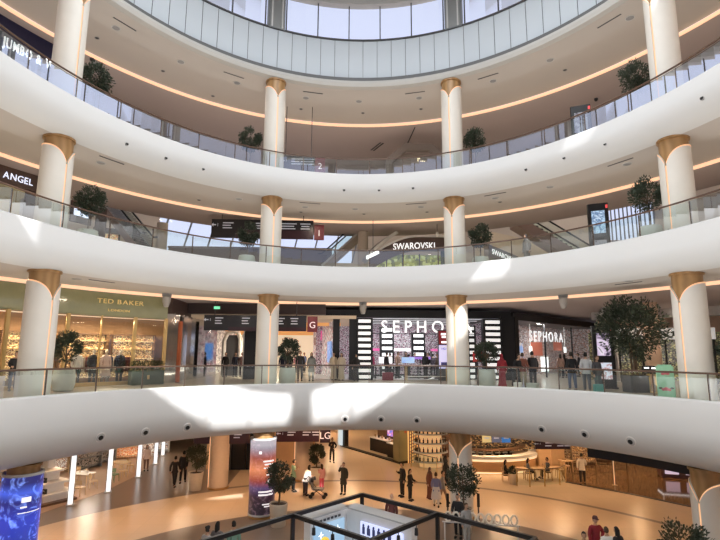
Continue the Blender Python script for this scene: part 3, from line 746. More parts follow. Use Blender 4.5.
# -- hanging direction signs
MAROON = mat('sign_maroon', (.028, .006, .012), .35, noise=0); SIGNBK = mat('sign_black', (.012, .010, .012), .3, noise=0)
RED = mat('sign_red', (.13, .012, .018), .4, emit=(.5, .02, .03), es=.05, noise=0)
def hang_sign(label, X0, X1, Y, z0, z1, zc, blocks, letter=None, red=.25, maroon=False, lx=None):
    s = thing('hanging_sign', label, 'direction sign', ((X0+X1)/2, Y, z0)); w_, h = X1-X0, z1-z0
    MB().box(0, 0, h/2, w_, .14, h, bev=.02).build('panel', MAROON if maroon else SIGNBK, s)
    if red: MB().box(.12*w_, -.02, h*red/2-.02*h, w_*.76, .15, h*red).build('red_band', MAROON, s)
    ink = MB()
    for bx, rows, al in blocks:
        for q in range(rows):
            L = (.9, .7, .8)[q % 3]*(.65 if h < 1 else .9)
            ink.box(bx*w_+(L/2 if al else 0), -.085, h*.80-q*.16, L*.8, .02, .055)
    ink.build('sign_print', INK, s)
    ar = MB(); bx = blocks[0][0]*w_-.35
    ar.prism([(bx-.18, -.09), (bx, -.09), (bx, -.075), (bx-.18, -.075)], h*.66, h*.72).prism([(bx+.1, -.09), (bx+.12, -.09), (bx+.12, -.075), (bx+.1, -.075)], h*.6, h*.78)
    ar.add([(bx-.28, -.085, h*.69), (bx-.16, -.085, h*.80), (bx-.16, -.085, h*.58)], [(0, 1, 2)])
    ar.build('arrow', INK, s)
    for x in (-.4*w_, .4*w_): MB().tube([(x, 0, h), (x, 0, zc-z0)], .025, 6).build('hanger', DGREY, s)
    if letter:
        x = w_/2+.36
        MB().box(x, 0, .42, .62, .16, .95, bev=.02).build('level_panel', MAROON if maroon else RED, s)
        lettering('lettering', letter, .55, mat('letter_soft', (.8, .75, .75), .5, emit=(.9, .82, .82), es=.5, noise=0), s, (x, -.1, .18), depth=.01)
    return s
hang_sign('long black direction sign with level letter G hanging over the corridor mouth', -8.80, -2.62, 18.9, 9.18, 10.12, 10.95, [(-.40, 3, 1), (-.14, 3, 1), (.02, 3, 1), (.20, 3, 1), (.38, 3, 0)], 'G')
ex = (-8.03, 18.74, 10.41); es_ = thing('exit_sign', 'small green exit sign above the corridor', 'sign', (ex[0], ex[1], 10.42)); MB().box(0, 0, .12, .42, .08, .22).build('box', BLKPL, es_); MB().box(0, -.045, .12, .36, .01, .16).build('green_face', mat('exit_green', (.1, .5, .25), .5, emit=(.25, .9, .5), es=1.0, noise=0), es_); MB().tube([(0, 0, .2), (0, 0, .55)], .015, 6).build('hanger', DGREY, es_)
# -- cosmetics shop: front facade
F0, F1, FY = 0.2, 10.9, 21.6
cs = thing('shopfront', 'black-framed cosmetics shop with SEPHORA in large white letters facing the atrium', 'shopfront', (0, FY, g))
zt = 10.62-g; zo = 4.15
MB().box((F0+F1)/2-.9, .1, zo+.17, F1-F0+1.9, .5, .5).box(F0+.1, 0, 2.1, .5, .5, 4.2).box(F0-1.0, .1, 2.1, .45, .45, 4.2).box(F1-.25, 0, 2.1, .9, .5, 4.2).build('frame', BLACK, cs)
lettering('lettering', 'SEPHORA', 1.12, LETTER, cs, (5.2, -.32, 3.08), depth=.03, width=6.05, space=1.5)
MB().box(5.4, .02, 3.0, 9.4, .06, .05).build('sign_rail', DGREY, cs)
def stripes(label, x, y, z0, w_, h, n, group='striped pillars', d=.6):
    s = thing('striped_pillar', label, 'pillar', (x, y, z0), 0, group)
    MB().box(0, 0, h/2, w_+.1, d, h, bev=.03).build('core', BLACK, s)
    for i in range(n): MB().box(0, 0, h*(i+.5)/n, w_, d+.06, h/n*.52, bev=.12).build('white_band', mat('band_glow', (.9, .9, .9), .5, emit=(1, 1, 1), es=.75, noise=0), s)
    return s
stripes('tall black pillar with nine glowing white bands left of the cosmetics shop door', 1.05, FY-.1, g, 1.0, 4.0, 10)
stripes('black and white banded pillar inside the cosmetics shop, left one', 3.0, FY+4.6, g, .95, 3.7, 8)
stripes('black and white banded pillar inside the cosmetics shop, middle one', 5.5, FY+5.4, g, .95, 3.3, 7)
stripes('banded pillar right of the inner right column, beside the olive tree', 9.6, FY-.1, g, 1.15, 4.0, 10)
stripes('narrow banded strip just right of the inner right column', 8.35, FY+.6, g, .5, 3.6, 9)
# shop interior
struct('wall_shop_centre', MB().box(4.5, 30.5, 8.4, 14, .3, 4.5), GOODSB, 'bright back wall of cosmetics shelves')
struct('ceiling_shop_centre', MB().box(3.9, 26.2, 10.35, 13.4, 8.8, .1), WHITECEIL, 'white ceiling of the cosmetics shop')
struct('floor_shop_centre', MB().box(4.2, 26.2, g+.005, 13.4, 8.9, .02), mat('shop_floor_white', (.75, .74, .74), .2), 'white shop floor of the cosmetics shop')
for i in range(4):
    o = MB().box(3.9, 23.2+2.0*i, 10.27, 11.5, .10, .04).build('ceiling_light', mat('strip_soft', (.8, .8, .8), .5, emit=(.95, .95, 1), es=.55, noise=0)); tag(o, 'white strip light across the cosmetics shop ceiling', 'ceiling light', 'cosmetics shop strip lights')
def gondola(label, x, y, z, w_, h, rz=0, m=None, top=None, group=None, lit=True):
    u = thing('display_shelf', label, 'display shelf', (x, y, z), rz, group)
    MB().box(0, 0, h/2, .07, .5, h).box(-w_/2, 0, h/2, .06, .5, h).box(w_/2, 0, h/2, .06, .5, h).box(0, 0, .06, w_, .52, .12).build('frame', BLACK if lit else WALNUT, u)
    for q in range(4): MB().box(0, -.03, .3+q*(h-.4)/4, w_-.06, .46, .035).build('shelf_board', OFFW, u)
    tag(MB().box(0, .05, h/2+.1, w_-.1, .2, h-.25).build('goods', m or GOODSB, u), kind='stuff')
    MB().box(0, -.03, h+.09, w_, .4, .18, bev=.03).build('header', top or GLOWW, u)
    return u
PINK = mat('pink_panel', (.6, .1, .3), .5, emit=(.9, .15, .45), es=.5, noise=0); VIOLET = mat('violet_panel', (.3, .1, .5), .5, emit=(.45, .3, .9), es=.5, noise=0)
for i, (x, y, w_, tp, lb) in enumerate(((2.0, 27, 1.6, PINK, 'pink-topped cosmetics shelf by the left wall of the shop'), (4.6, 28, 1.8, GLOWW, 'white-topped cosmetics shelf between the two banded pillars'), (7.4, 27.5, 1.6, PINK, 'pink-topped cosmetics shelf near the right of the shop'), (8.6, 25.0, 1.4, RED, 'red-topped cosmetics shelf behind the lavender poster'), (5.2, 24.4, 1.5, VIOLET, 'violet-topped low cosmetics shelf in the middle of the shop'))):
    gondola(lb, x, y, g, w_, 1.9 if i != 4 else 1.3, 0, None, tp)
RB_ = [(432,332), (449,345)]
rp = (5.98, 20.90, 8.36)
bb = thing('poster_stand', 'red and black brand sign above a lavender HD SKIN poster beside the column', 'poster', (6.45, 20.9, g))
MB().box(0, 0, 1.62, 1.24, .16, 3.24, bev=.03).build('frame', DGREY, bb)
MB().box(0, -.09, 2.75, 1.14, .03, .86).build('red_panel', mat('dark_red', (.16, .008, .012), .4, emit=(.3, .01, .02), es=.3, noise=0), bb)
ink = MB()
for q, (x0, x1) in enumerate(((-.42, -.1), (-.06, .16), (.2, .46))): ink.box((x0+x1)/2, -.115, 2.96, x1-x0, .02, .13).box((x0+x1)/2+.02, -.115, 2.78, (x1-x0)*.8, .02, .12)
ink.box(0, -.115, 2.44, .8, .02, .12); ink.build('sign_print', LETTER, bb)
MB().box(0, -.09, 1.5, 1.14, .03, 1.5).build('poster_face', mat('lavender', (.55, .52, .8), .4, emit=(.68, .66, .98), es=.75, noise=.03, scale=1), bb)
lettering('lettering', 'HD SKIN', .22, mat('ink_dark', (.03, .03, .08), .5), bb, (.02, -.115, 1.95), depth=.005)
MB().ball((.1, -.1, 1.3), .16, .02, .2, 10).box(-.2, -.115, 1.05, .5, .02, .22).build('picture', mat('ink_navy', (.08, .08, .3), .5), bb)
for i, (x, y, lb) in enumerate(((2.6, 22.9, 'low white product table left of the shop entrance'), (4.2, 23.2, 'low product table with a lit sign in the shop entrance'), (7.6, 23.0, 'low product table by the HD SKIN poster'))):
    tb = thing('product_table', lb, 'table', (x, y, g)); MB().box(0, 0, .86, 1.5, .7, .06, bev=.04).build('table_top', OFFW, tb)
    for sx in (-1, 1):
        for sy in (-1, 1): MB().box(.68*sx, .28*sy, .42, .05, .05, .84).build('leg', BLACK, tb)
    tag(MB().box(0, 0, .95, 1.3, .5, .14).build('goods', GOODSB, tb), kind='stuff')
    MB().box(0, .05, 1.25, .9, .04, .4).build('table_sign', [GLOWW, art('blue_ad', [(0, (.1, .25, .8)), (.5, (.5, .7, 1)), (1, (.9, .95, 1))], 2, 1.0), PINK][i], tb)
# -- left side of the cosmetics block, along the corridor
struct('wall_corridor_right', MB().quad((-.8, 21.8, g), (-3.1, 38, g), (-3.1, 38, 10.4), (-.8, 21.8, 10.4)), goods('side_window', [(.6, .58, .6), (.1, .1, .14), (.75, .72, .74), (.35, .33, .36), (.5, .2, .25)], 1.6, .35), 'lit side window of the cosmetics shop along the corridor')
struct('trim_11', MB().quad((-.85, 21.7, 10.1), (-3.15, 38, 10.1), (-3.15, 38, 10.75), (-.85, 21.7, 10.75)), BLACK, 'black header over the side window')
for i, (u, z0, z1, m, lb) in enumerate(((.12, 7.2, 8.7, art('blue_poster', [(0, (.02, .1, .5)), (.5, (.1, .35, .9)), (.8, (.6, .8, 1)), (1, (.1, .2, .6))], 1.2, .8), 'blue poster in the side window of the cosmetics shop'), (.5, 8.9, 9.7, PINK, 'pink sign in the side window of the cosmetics shop'), (.75, 8.6, 9.3, RED, 'small red sign at the far end of the side window'))):
    p = Vector((-.8, 21.8)).lerp(Vector((-3.1, 38)), u); q = Vector((-.8, 21.8)).lerp(Vector((-3.1, 38)), u+.12)
    s_ = MB().add([(p.x-.12, p.y, z0), (q.x-.12, q.y, z0), (q.x-.12, q.y, z1), (p.x-.12, p.y, z1), (p.x-.06, p.y, z0), (q.x-.06, q.y, z0), (q.x-.06, q.y, z1), (p.x-.06, p.y, z1)], [(0, 1, 2, 3), (7, 6, 5, 4), (0, 4, 5, 1), (1, 5, 6, 2), (2, 6, 7, 3), (3, 7, 4, 0)]).build('window_poster', m); tag(s_, lb, 'poster')
# -- right side of the cosmetics block, turning away from the atrium
A = Vector((11.2, 21.95)); B = Vector((22.4, 32.5)); rzB = math.atan2(B.y-A.y, B.x-A.x); Ls = (B-A).length
rs = thing('shopfront', 'second cosmetics shopfront with smaller SEPHORA letters, running back on the right', 'shopfront', (A.x, A.y, g), rzB)
MB().box(Ls/2, .1, zo+.12, Ls, .4, .5).box(.25, 0, 2.1, .5, .4, 4.2).box(Ls-.2, 0, 2.1, .4, .4, 4.2).build('frame', BLACK, rs)
for u in (.33, .66): MB().box(Ls*u, .05, 1.95, .08, .1, 3.9).build('mullion', BLACK, rs)
for i in range(3): MB().quad((.5+(Ls-.9)*i/3, .06, .1), (.5+(Ls-.9)*(i+1)/3, .06, .1), (.5+(Ls-.9)*(i+1)/3, .06, 3.95), (.5+(Ls-.9)*i/3, .06, 3.95)).build('window_glass', SHOPGLASS, rs)
lettering('lettering', 'SEPHORA', 1.05, LETTER, rs, (4.7, -.3, 2.62), depth=.005, width=5.7, space=1.35)
struct('wall_shop_right', MB().quad((12.2, 26.6, g), (21.0, 36, g), (21.0, 36, 10.4), (12.2, 26.6, 10.4)).quad((21.0, 36, g), (28, 30, g), (28, 30, 10.6), (21.0, 36, 10.6)), goods('right_goods', [(.45, .40, .40), (.05, .04, .05), (.5, .25, .2), (.62, .58, .6), (.22, .14, .12), (.62, .55, .53)], 3.2, .22, (1, 1, 1.5)), 'back wall of goods behind the second cosmetics window')
struct('ceiling_shop_right', MB().prism([(11, 22.2), (22.4, 32.8), (24, 36), (17, 36), (11.3, 27)], 10.22, 10.3), WHITECEIL, 'white ceiling behind the second cosmetics window')
for i, (u, v_, z0, z1, w_, m, lb) in enumerate(((.10, .7, .5, 2.5, 1.3, art('face_poster', [(0, (.15, .3, .85)), (.45, (.35, .55, 1)), (.55, (.9, .75, .68)), (1, (.95, .9, .9))], 1.1, .8), 'tall light blue beauty poster in the right cosmetics window'), (.30, .8, 1.6, 2.6, 1.9, mat('brick_red', (.4, .1, .06), .5, emit=(.6, .16, .1), es=.35), 'rust red panel in the right cosmetics window'), (.55, .8, 2.0, 2.7, 1.5, mat('brick_red2', (.4, .1, .06), .5, emit=(.6, .16, .1), es=.35), 'second rust red panel further along the right cosmetics window'), (.34, .5, .4, 1.5, 1.2, GLOWW, 'white lit display block low in the right cosmetics window'))):
    o = MB().box(Ls*u+.6, v_, (z0+z1)/2, w_, .06, z1-z0, bev=.01).mesh('window_poster', m); q = link('window_poster', o); q.location = (A.x, A.y, g); q.rotation_euler = (0, 0, rzB); tag(q, lb, 'poster')
for i, (u, lb) in enumerate(((.22, 'white round-cornered bag tag hung near the left end of the right cosmetics window'), (.62, 'white small hanging panel in the middle of the right cosmetics window'))):
    o = MB().box(Ls*u, .4, 2.05, .42, .05, .42, bev=.01).tube([(Ls*u, .4, 2.25), (Ls*u, .4, 3.9)], .01, 5).mesh('hanging_tag', GLOWW); q = link('hanging_tag', o); q.location = (A.x, A.y, g); q.rotation_euler = (0, 0, rzB); tag(q, lb, 'sign')
# -- totem, far right shops
def totem(label, loc, rz, w_, h, up, low, dpt=.35):
    t = thing('digital_totem', label, 'display totem', loc, rz)
    MB().box(0, 0, h/2, w_, dpt, h, bev=.05).box(0, 0, .04, w_*1.1, dpt*1.3, .08, bev=.05).build('housing', BLACK, t)
    MB().box(0, -dpt/2-.012, h*.70, w_*.62, .02, h*.36).build('upper_screen', up, t)
    MB().box(0, -dpt/2-.012, h*.28, w_*.62, .02, h*.26).build('lower_screen', low, t)
    MB().box(w_*.42, -dpt/2-.012, h*.94, .1, .02, .16).build('red_badge', mat('badge_red', (.6, .05, .05), .5, emit=(.9, .1, .1), es=.8, noise=0), t)
    return t
SCR1 = art('pink_screen', [(0, (.02, .02, .03)), (.42, (.03, .02, .05)), (.5, (.75, .6, .8)), (.62, (.9, .82, .9)), (.7, (.1, .05, .12)), (1, (.02, .02, .02))], .9, 1.0)
SCR2 = art('map_screen', [(0, (.5, .6, .8)), (.45, (.8, .85, .95)), (.55, (.5, .2, .2)), (.62, (.85, .88, .95)), (1, (.4, .5, .7))], 2.0, .9)
tp = (12.12, 12.39, 6.16); totem('black digital totem with two screens beside the large tree on the ground floor', (tp[0]+.75, tp[1]+1.0, g), -.35, 1.0, 3.15, SCR1, SCR2)
PEACH = mat('peach_wall', (.72, .50, .38), .6, noise=.04)
struct('wall_right_far', MB().quad((22.5, 32.4, g), (27, 23, g), (27, 23, 11), (22.5, 32.4, 11)), PEACH, 'peach lit wall behind the large tree')
for i, (px, lb) in enumerate(((0, 'grey square pillar behind the black totem'), (1, 'tan square pillar right of the large tree trunk'))):
    p = [(17.2, 20.6), (18.0, 17.4)][i]
    o = MB().box(p[0], p[1], g+2.4, .8, .8, 4.8, -.4, bev=.08).box(p[0], p[1], g+.1, .9, .9, .2, -.4, bev=.08).build('square_pillar', [mat('pillar_grey', (.45, .43, .42), .6), mat('pillar_tan', (.6, .43, .3), .6)][i]); tag(o, lb, 'pillar')
mf = thing('shopfront', 'glazed shop with white header and dark lettering beyond the large tree', 'shopfront', (19.6, 18.6, g), -.35)
MB().box(0, 0, 3.0, 5.4, .3, .7, bev=.03).build('header', mat('header_soft', (.8, .78, .75), .5, emit=(1, .97, .92), es=.35), mf); MB().box(.55, -.165, 3.0, .3, .02, .3).box(.95, -.165, 3.0, .28, .02, .3).box(1.35, -.165, 3.0, .28, .02, .3).box(1.75, -.165, 3.0, .28, .02, .3).build('sign_print', BLACK, mf)
for x in (-2.6, -1.3, 0, 1.3, 2.6): MB().box(x, 0, 1.35, .09, .12, 2.7).build('mullion', BLACK, mf)
for x in (-1.95, -.65, .65, 1.95): MB().quad((x-.6, .02, .05), (x+.6, .02, .05), (x+.6, .02, 2.65), (x-.6, .02, 2.65)).build('window_glass', SHOPGLASS, mf)
struct('wall_right_shop', MB().box(0, 3.0, 1.5, 8, .2, 3.4), goods('green_goods', [(.20, .22, .10), (.08, .07, .04), (.42, .38, .18), (.03, .025, .02), (.12, .10, .06), (.05, .04, .03)], 2.6, .30, (1, 1, 1.5)), 'dim lit interior of the glazed shop')
o = bpy.context.scene.objects['wall_right_shop']; o.location = (19.6, 18.6, g); o.rotation_euler = (0, 0, -.35)
struct('wall_right_end', MB().quad((22, 16, g), (27, 2, g), (27, 2, 11), (22, 16, 11)), BEIGE, 'beige wall at the right end of the ground-floor gallery')
struct('trim_12', MB().quad((16.0, 20.5, 10.1), (23.5, 12.2, 10.1), (23.5, 12.2, 10.6), (16.0, 20.5, 10.6)).quad((16.0, 20.5, 10.1), (23.5, 12.2, 10.1), (24.2, 12.8, 10.1), (16.7, 21.1, 10.1)), mat('grey_beam', (.36, .34, .33), .6), 'grey balcony beam above the right-hand shops')
# small green stand with a face-like print; printed shapes only
MINT = mat('mint_card', (.30, .58, .40), .5, emit=(.3, .6, .4), es=.12)
mp = (12.57, 8.17, 6.16)
mb_ = thing('mint_display_stand', 'mint green printed display stand with pink flower print by the right column', 'display stand', (mp[0], mp[1], g), -.55)
MB().box(0, 0, .62, .62, .45, 1.24, bev=.03).box(0, 0, 1.27, .5, .3, .06).build('carton', MINT, mb_)
pk = MB()
for x, z, r in ((0, .98, .09), (.09, .95, .07), (-.08, .94, .07), (0, .35, .09), (.1, .32, .07), (-.1, .33, .07)): pk.ball((x, -.225, z), r, .012, r*.8, 8)
pk.build('pink_print', mat('pink_print', (.75, .15, .2), .5), mb_)
dk = MB()
for x, z in ((-.2, 1.03), (.2, 1.03), (-.2, .38), (.2, .38)): dk.ball((x, -.225, z), .07, .012, .04, 8)
dk.build('leaf_print', mat('leaf_print', (.06, .06, .04), .5), mb_)
for i, (px, lb) in enumerate(((650, 'small black speaker box left of the mint stand'), (657, 'small black screen box next to the mint stand'))):
    p = [(13.40, 10.53, 6.16), (13.40, 9.97, 6.16)][i]
    o = thing('bollard_screen', 'slim post with a small white-lit screen, ' + ['left of the pair beside the mint stand', 'right of the pair, touching the mint stand'][i], 'screen post', (p[0]+.2, p[1]+.4, g), -.5)
    MB().box(0, 0, .42, .10, .10, .84).box(0, 0, .02, .3, .3, .04).build('post', GOLDM, o); MB().box(0, 0, 1.02, .5, .12, .36, bev=.03).build('screen_box', BLACK, o); MB().box(0, -.065, 1.1, .32, .01, .06).build('screen', GLOWW, o)

# ------------------------------------------------------------------ first floor
f1 = FZ['F']
BROWN = mat('dark_brown_header', (.10, .065, .055), .45, noise=.1)
NAVY = mat('navy_header', (.012, .014, .06), .4, noise=.05)
def wall_sector(name, px0, px1, z0, z1, a, m, lab): pass
tW = lambda p: ell_t(p[0], p[1])
# hall walls behind the gallery, with a glazed opening on the left of centre
tg0, tg1 = tW((0.51, 33.00, 18.11)), tW((-15.07, 28.00, 17.56))
tb0, tb1 = tW((21.91, 22.00, 17.04)), tW((19.11, 24.00, 19.46))
HW = mat('hall_wall', (.68, .60, .53), .6, noise=.04)
wl = MB().sweep([(29, 12.07), (29, 23.4)], tb1, tg0, 40).sweep([(29, 12.07), (29, 23.4)], tg1, rad(200), 30).sweep([(29, 12.07), (29, 23.4)], rad(-20), tb0, 30)
wl.sweep([(29, 12.07), (29, 16.0)], tg0, tg1, 20).sweep([(29, 21.5), (29, 23.4)], tg0, tg1, 20).sweep([(29, 12.07), (29, 14.5)], tb0, tb1, 10).sweep([(29, 21.5), (29, 23.4)], tb0, tb1, 10)
struct('wall_hall', wl, HW, 'pale wall of the hall beyond the upper galleries')
for wi, (a, b, z0, nm) in enumerate(((tg0, tg1, 16.0, 'tall hall window with slanting dark struts, left of centre on the first floor'), (tb0, tb1, 14.5, 'pale blue curtain-wall glazing behind the right first-floor tree'))):
    wd = thing('window_%d' % (9+wi), nm, 'window', kind='structure')
    MB().sweep([(29.05, z0), (29.05, 21.5)], a, b, 20).build('pane', SKYGLASS, wd)
    fr = MB(); n = 9 if wi == 0 else 12
    for q in range(n+1):
        t0 = a+(b-a)*q/n; t1 = t0-(.045 if wi == 0 else 0)
        fr.bar(ell(28.95, t0, z0), ell(28.95, t1, 21.5), .12 if wi == 0 else .07)
    fr.build('window_frame', mat('strut_grey', (.25, .27, .30), .4), wd)
struct('wall_second_floor_edge', MB().sweep([(21.3, 16.45), (21.3, 17.3)], 0, 2*PI, N), SOFF2, 'edge of the second-floor slab over the hall')
# shop with ANGEL sign
ta_ = tW((-15.54, 12.54, 16.28)); tz = rad(172)
an = thing('shopfront', 'shop with white ANGEL letters on a dark brown header, far left of the first floor', 'shopfront')
MB().sweep([(19.3, 15.62), (19.0, 15.62), (19.0, 16.44)], ta_, tz, 20).build('header', BROWN, an)
MB().sweep([(19.1, 12.07), (19.1, 15.62)], ta_, ta_+.03, 2).build('end_pier', BROWN, an)
MB().sweep([(19.15, 12.1), (19.15, 15.6)], ta_+.03, tz, 10).build('window_glass', SHOPGLASS, an)
for px in (18, 30): p = ell(19.1, ta_+.03+(.10 if px == 30 else .26)); MB().box(p.x, p.y, 13.85, .1, .12, 3.5, inward(tW(p))).build('mullion', BLACK, an)
round_letters('lettering', 'ANGEL', .46, mat('letter_blue', (.8, .85, 1), .5, emit=(.75, .82, 1), es=1.3, noise=0), an, 18.95, 15.85, tW((-16.41, 11.00, 15.81)), tW((-15.72, 12.24, 15.96)), .005, .0)
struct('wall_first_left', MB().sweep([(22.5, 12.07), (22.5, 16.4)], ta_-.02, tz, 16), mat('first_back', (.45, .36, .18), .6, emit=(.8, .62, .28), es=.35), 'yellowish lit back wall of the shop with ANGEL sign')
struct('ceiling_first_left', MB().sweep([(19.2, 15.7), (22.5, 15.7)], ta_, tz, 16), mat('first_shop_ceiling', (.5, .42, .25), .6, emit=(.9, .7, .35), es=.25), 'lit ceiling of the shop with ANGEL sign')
p = (-16.90, 13.31, 15.20); tt = thing('display_counter', 'dark shelving with lamps in the shop under the ANGEL sign', 'counter', (p[0], p[1], f1), inward(tW(p)))
MB().box(0, 0, .95, 1.8, .5, 1.9).build('cabinet', BLACK, tt); MB().box(0, -.1, 1.94, 2.0, .7, .08).build('worktop', DGREY, tt); MB().box(-.4, -.27, 1.3, .5, .02, .3).box(.4, -.27, 1.3, .5, .02, .3).build('lit_niche', GLOWW, tt)
# side sign, shop and escalator at left
ss = (-15.27, 17.50, 16.30)
sg = thing('shop_sign', 'small blue-white shop sign seen edge-on beside the left first-floor tree', 'sign', (ss[0]-.3, ss[1]-.8, 15.1), rad(62))
MB().box(0, 0, .65, 1.3, .16, 1.2, bev=.03).build('panel', BROWN, sg); MB().box(0, -.09, .68, 1.0, .02, .5).build('sign_print', mat('blue_glow', (.7, .75, 1), .4, emit=(.75, .8, 1), es=1.8, noise=0), sg); MB().tube([(0, 0, 1.2), (0, 0, 1.36)], .04, 6).build('hanger', DGREY, sg)
p = (-15.04, 18.00, 15.09); o = MB().box(p[0], p[1], f1+2.15, .6, .5, 4.3, .5, bev=.05).box(p[0], p[1], f1+.1, .7, .6, .2, .5, bev=.05).build('brown_pier', BROWN); tag(o, 'dark brown pier right of the left first-floor tree', 'pillar')
p = (-16.00, 21.00, 15.68); og = thing('shopfront', 'narrow orange-lit shop opening beside the brown pier on the first floor', 'shopfront', (p[0], p[1], f1), rad(25))
MB().box(-.75, 0, 1.9, .12, .3, 3.8).box(.75, 0, 1.9, .12, .3, 3.8).box(0, 0, 3.7, 1.6, .3, .3).build('frame', BROWN, og); MB().box(0, .4, 1.8, 1.4, .1, 3.5).build('interior', goods('orange_goods', [(.8, .45, .2), (.4, .2, .1), (.95, .7, .45)], 2.5, .7), og)
def escalator(label, A, B, w_, under=.9, gh=.95, m=None):
    """inclined escalator from foot A to head B: truss, two glass sides, handrails and steps"""
    A, B = Vector(A), Vector(B); d = B-A; Lh = math.hypot(d.x, d.y); rz = math.atan2(d.y, d.x)
    e = thing('escalator', label, 'escalator', A, rz); h = d.z
    tr = MB(); hw = w_/2
    tr.add([(0, -hw, 0), (Lh, -hw, h), (Lh, -hw, h-under), (0, -hw, -under), (0, hw, 0), (Lh, hw, h), (Lh, hw, h-under), (0, hw, -under)], [(0, 1, 2, 3), (7, 6, 5, 4), (0, 4, 5, 1), (2, 6, 7, 3), (1, 5, 6, 2), (0, 3, 7, 4)])
    tr.build('truss', m or mat('escalator_cladding', (.36, .27, .24), .45), e)
    for sy in (-1, 1):
        MB().quad((0, sy*hw, .02), (Lh, sy*hw, h+.02), (Lh, sy*hw, h+gh), (0, sy*hw, gh)).build('glass_side', RAILGLASS, e)
        MB().bar((-.3, sy*hw, gh), (0, sy*hw, gh), .09).bar((0, sy*hw, gh), (Lh, sy*hw, h+gh), .09).bar((Lh, sy*hw, h+gh), (Lh+.3, sy*hw, h+gh), .09).build('handrail', BLACK, e)
        if sy == -1: MB().bar((0, sy*hw-.03, .06), (Lh, sy*hw-.03, h+.06), .06, .14).build('skirt_trim', LGREY, e)
    st = MB(); n = max(6, int(h/.2))
    for q in range(n): st.box(Lh*(q+.5)/n, 0, h*(q+.5)/n+.02, Lh/n, w_-.16, .1)
    st.build('steps', DGREY, e)
    return e
escalator('escalator sloping down to the right beside the orange shop, left on the first floor', (-12.81, 19.50, 14.20), (-15.72, 20.50, 17.31), 1.2, .6)
o = MB().quad((-16.81, 24.00, 13.77), (-13.10, 24.00, 13.81), ((-13.10, 24.00, 13.81)[0], 24, 16.44), ((-16.81, 24.00, 13.77)[0], 24, 16.44)); struct('wall_first_beige', o, BEIGE, 'beige wall behind the left escalator')
p = (-12.60, 21.50, 15.30); o = MB().lathe([(.40, 0), (.36, .1), (.36, 4.38)], 24, p[0], p[1], f1).build('round_pillar', BEIGE, None, True); tag(o, 'slim beige round pillar left of the hall window on the first floor', 'pillar')
pp = MB(); pa, pb = (-13.31, 25.00, 15.33), (-1.21, 25.00, 15.35)
pp.box((pa[0]+pb[0])/2, 25.2, 13.8, pb[0]-pa[0], .3, 3.45).box((pa[0]+pb[0])/2, 25.1, 15.56, pb[0]-pa[0], .5, .1)
struct('wall_hall_parapet', pp, mat('brown_parapet', (.17, .12, .11), .35, noise=.08), 'brown parapet across the hall behind the first-floor gallery')
hang_sign('long black and red direction sign with level number 1 hanging over the first floor', -8.69, -2.32, 19, 14.95, 16.13, 16.45, [(-.40, 3, 1), (-.08, 3, 1), (.14, 3, 1), (.22, 3, 1), (.42, 3, 0)], '1', .45)
escalator('escalator rising to the right at the centre of the first floor', (-1.92, 24.50, 14.04), (1.01, 24.50, 16.80), 1.3, .5, m=mat('escalator_brown', (.40, .34, .27), .5))
p = (1.02, 23.00, 15.12); o = MB().lathe([(.42, 0), (.36, .1), (.36, 4.36)], 24, p[0], p[1], f1).build('round_pillar', BEIGE, None, True); tag(o, 'slim pale round pillar between the central escalator and the arched jewellery shop', 'pillar')
# arched jewellery shop
sw = thing('shopfront', 'jewellery shop with arched brown header and white SWAROVSKI letters', 'shopfront', (4.0, 22, f1))
arc = []; n = 16
for i in range(n+1):
    u = i/n; x = -2.6+5.6*u; z = 2.35+1.45*math.sin(min(1, u/.62)*PI/2); arc.append((x, z))
top = MB()
for (x0, z0), (x1, z1) in zip(arc[:-1], arc[1:]):
    top.add([(x0, -.1, z0-.95), (x1, -.1, z1-.95*(1)), (x1, -.1, z1), (x0, -.1, z0), (x0, .2, z0-.95), (x1, .2, z1-.95), (x1, .2, z1), (x0, .2, z0)], [(0, 1, 2, 3), (7, 6, 5, 4), (2, 6, 7, 3), (0, 4, 5, 1)])
top.build('header', BROWN, sw)
tr_ = MB()
for (x0, z0), (x1, z1) in zip(arc[:-1], arc[1:]): tr_.bar((x0, -.12, z0+.05), (x1, -.12, z1+.05), .3, .12)
tr_.build('arch_trim', OFFW, sw)
vs_ = lettering('lettering', 'SWAROVSKI', .64, LETTER, sw, (.5, -.16, 2.95), depth=.004, bold=.0, width=2.9)
for v in vs_.data.vertices: v.co.z += -.03*(1.8-v.co.x)**2*.55+.02
MB().box(.2, .35, 1.3, 5.2, .1, 2.6).build('interior', goods('green_jewels', [(.42, .45, .10), (.25, .28, .06), (.55, .58, .22), (.15, .17, .05)], 1.1, .55), sw)
MB().box(2.75, -.02, 1.45, .75, .1, 2.9, bev=.02).build('dark_door', mat('dark_green_glass', (.03, .06, .03), .1), sw)
for x in (-1.4, -.3, .9, 2.2): MB().box(x, 0, 1.3, .06, .12, 2.6).build('mullion', BLACK, sw)
MB().quad((-2.5, -.02, .1), (2.3, -.02, .1), (2.3, -.02, 2.6), (-2.5, -.02, 2.6)).build('window_glass', SHOPGLASS, sw)
p = (1.49, 19.50, 13.56); sg = thing('shop_sign', 'small tilted white sign at the lower left of the arched jewellery shop', 'sign', (p[0], p[1], 13.9), 0)
MB().add([(-.4, 0, -.1), (.4, 0, .3), (.35, 0, .5), (-.45, 0, .1), (-.4, .1, -.1), (.4, .1, .3), (.35, .1, .5), (-.45, .1, .1)], [(0, 1, 2, 3), (7, 6, 5, 4), (0, 4, 5, 1), (1, 5, 6, 2), (2, 6, 7, 3), (3, 7, 4, 0)]).build('panel', GLOWW, sg); MB().tube([(0, .05, .2), (0, .05, 2.5)], .02, 6).build('hanger', DGREY, sg)
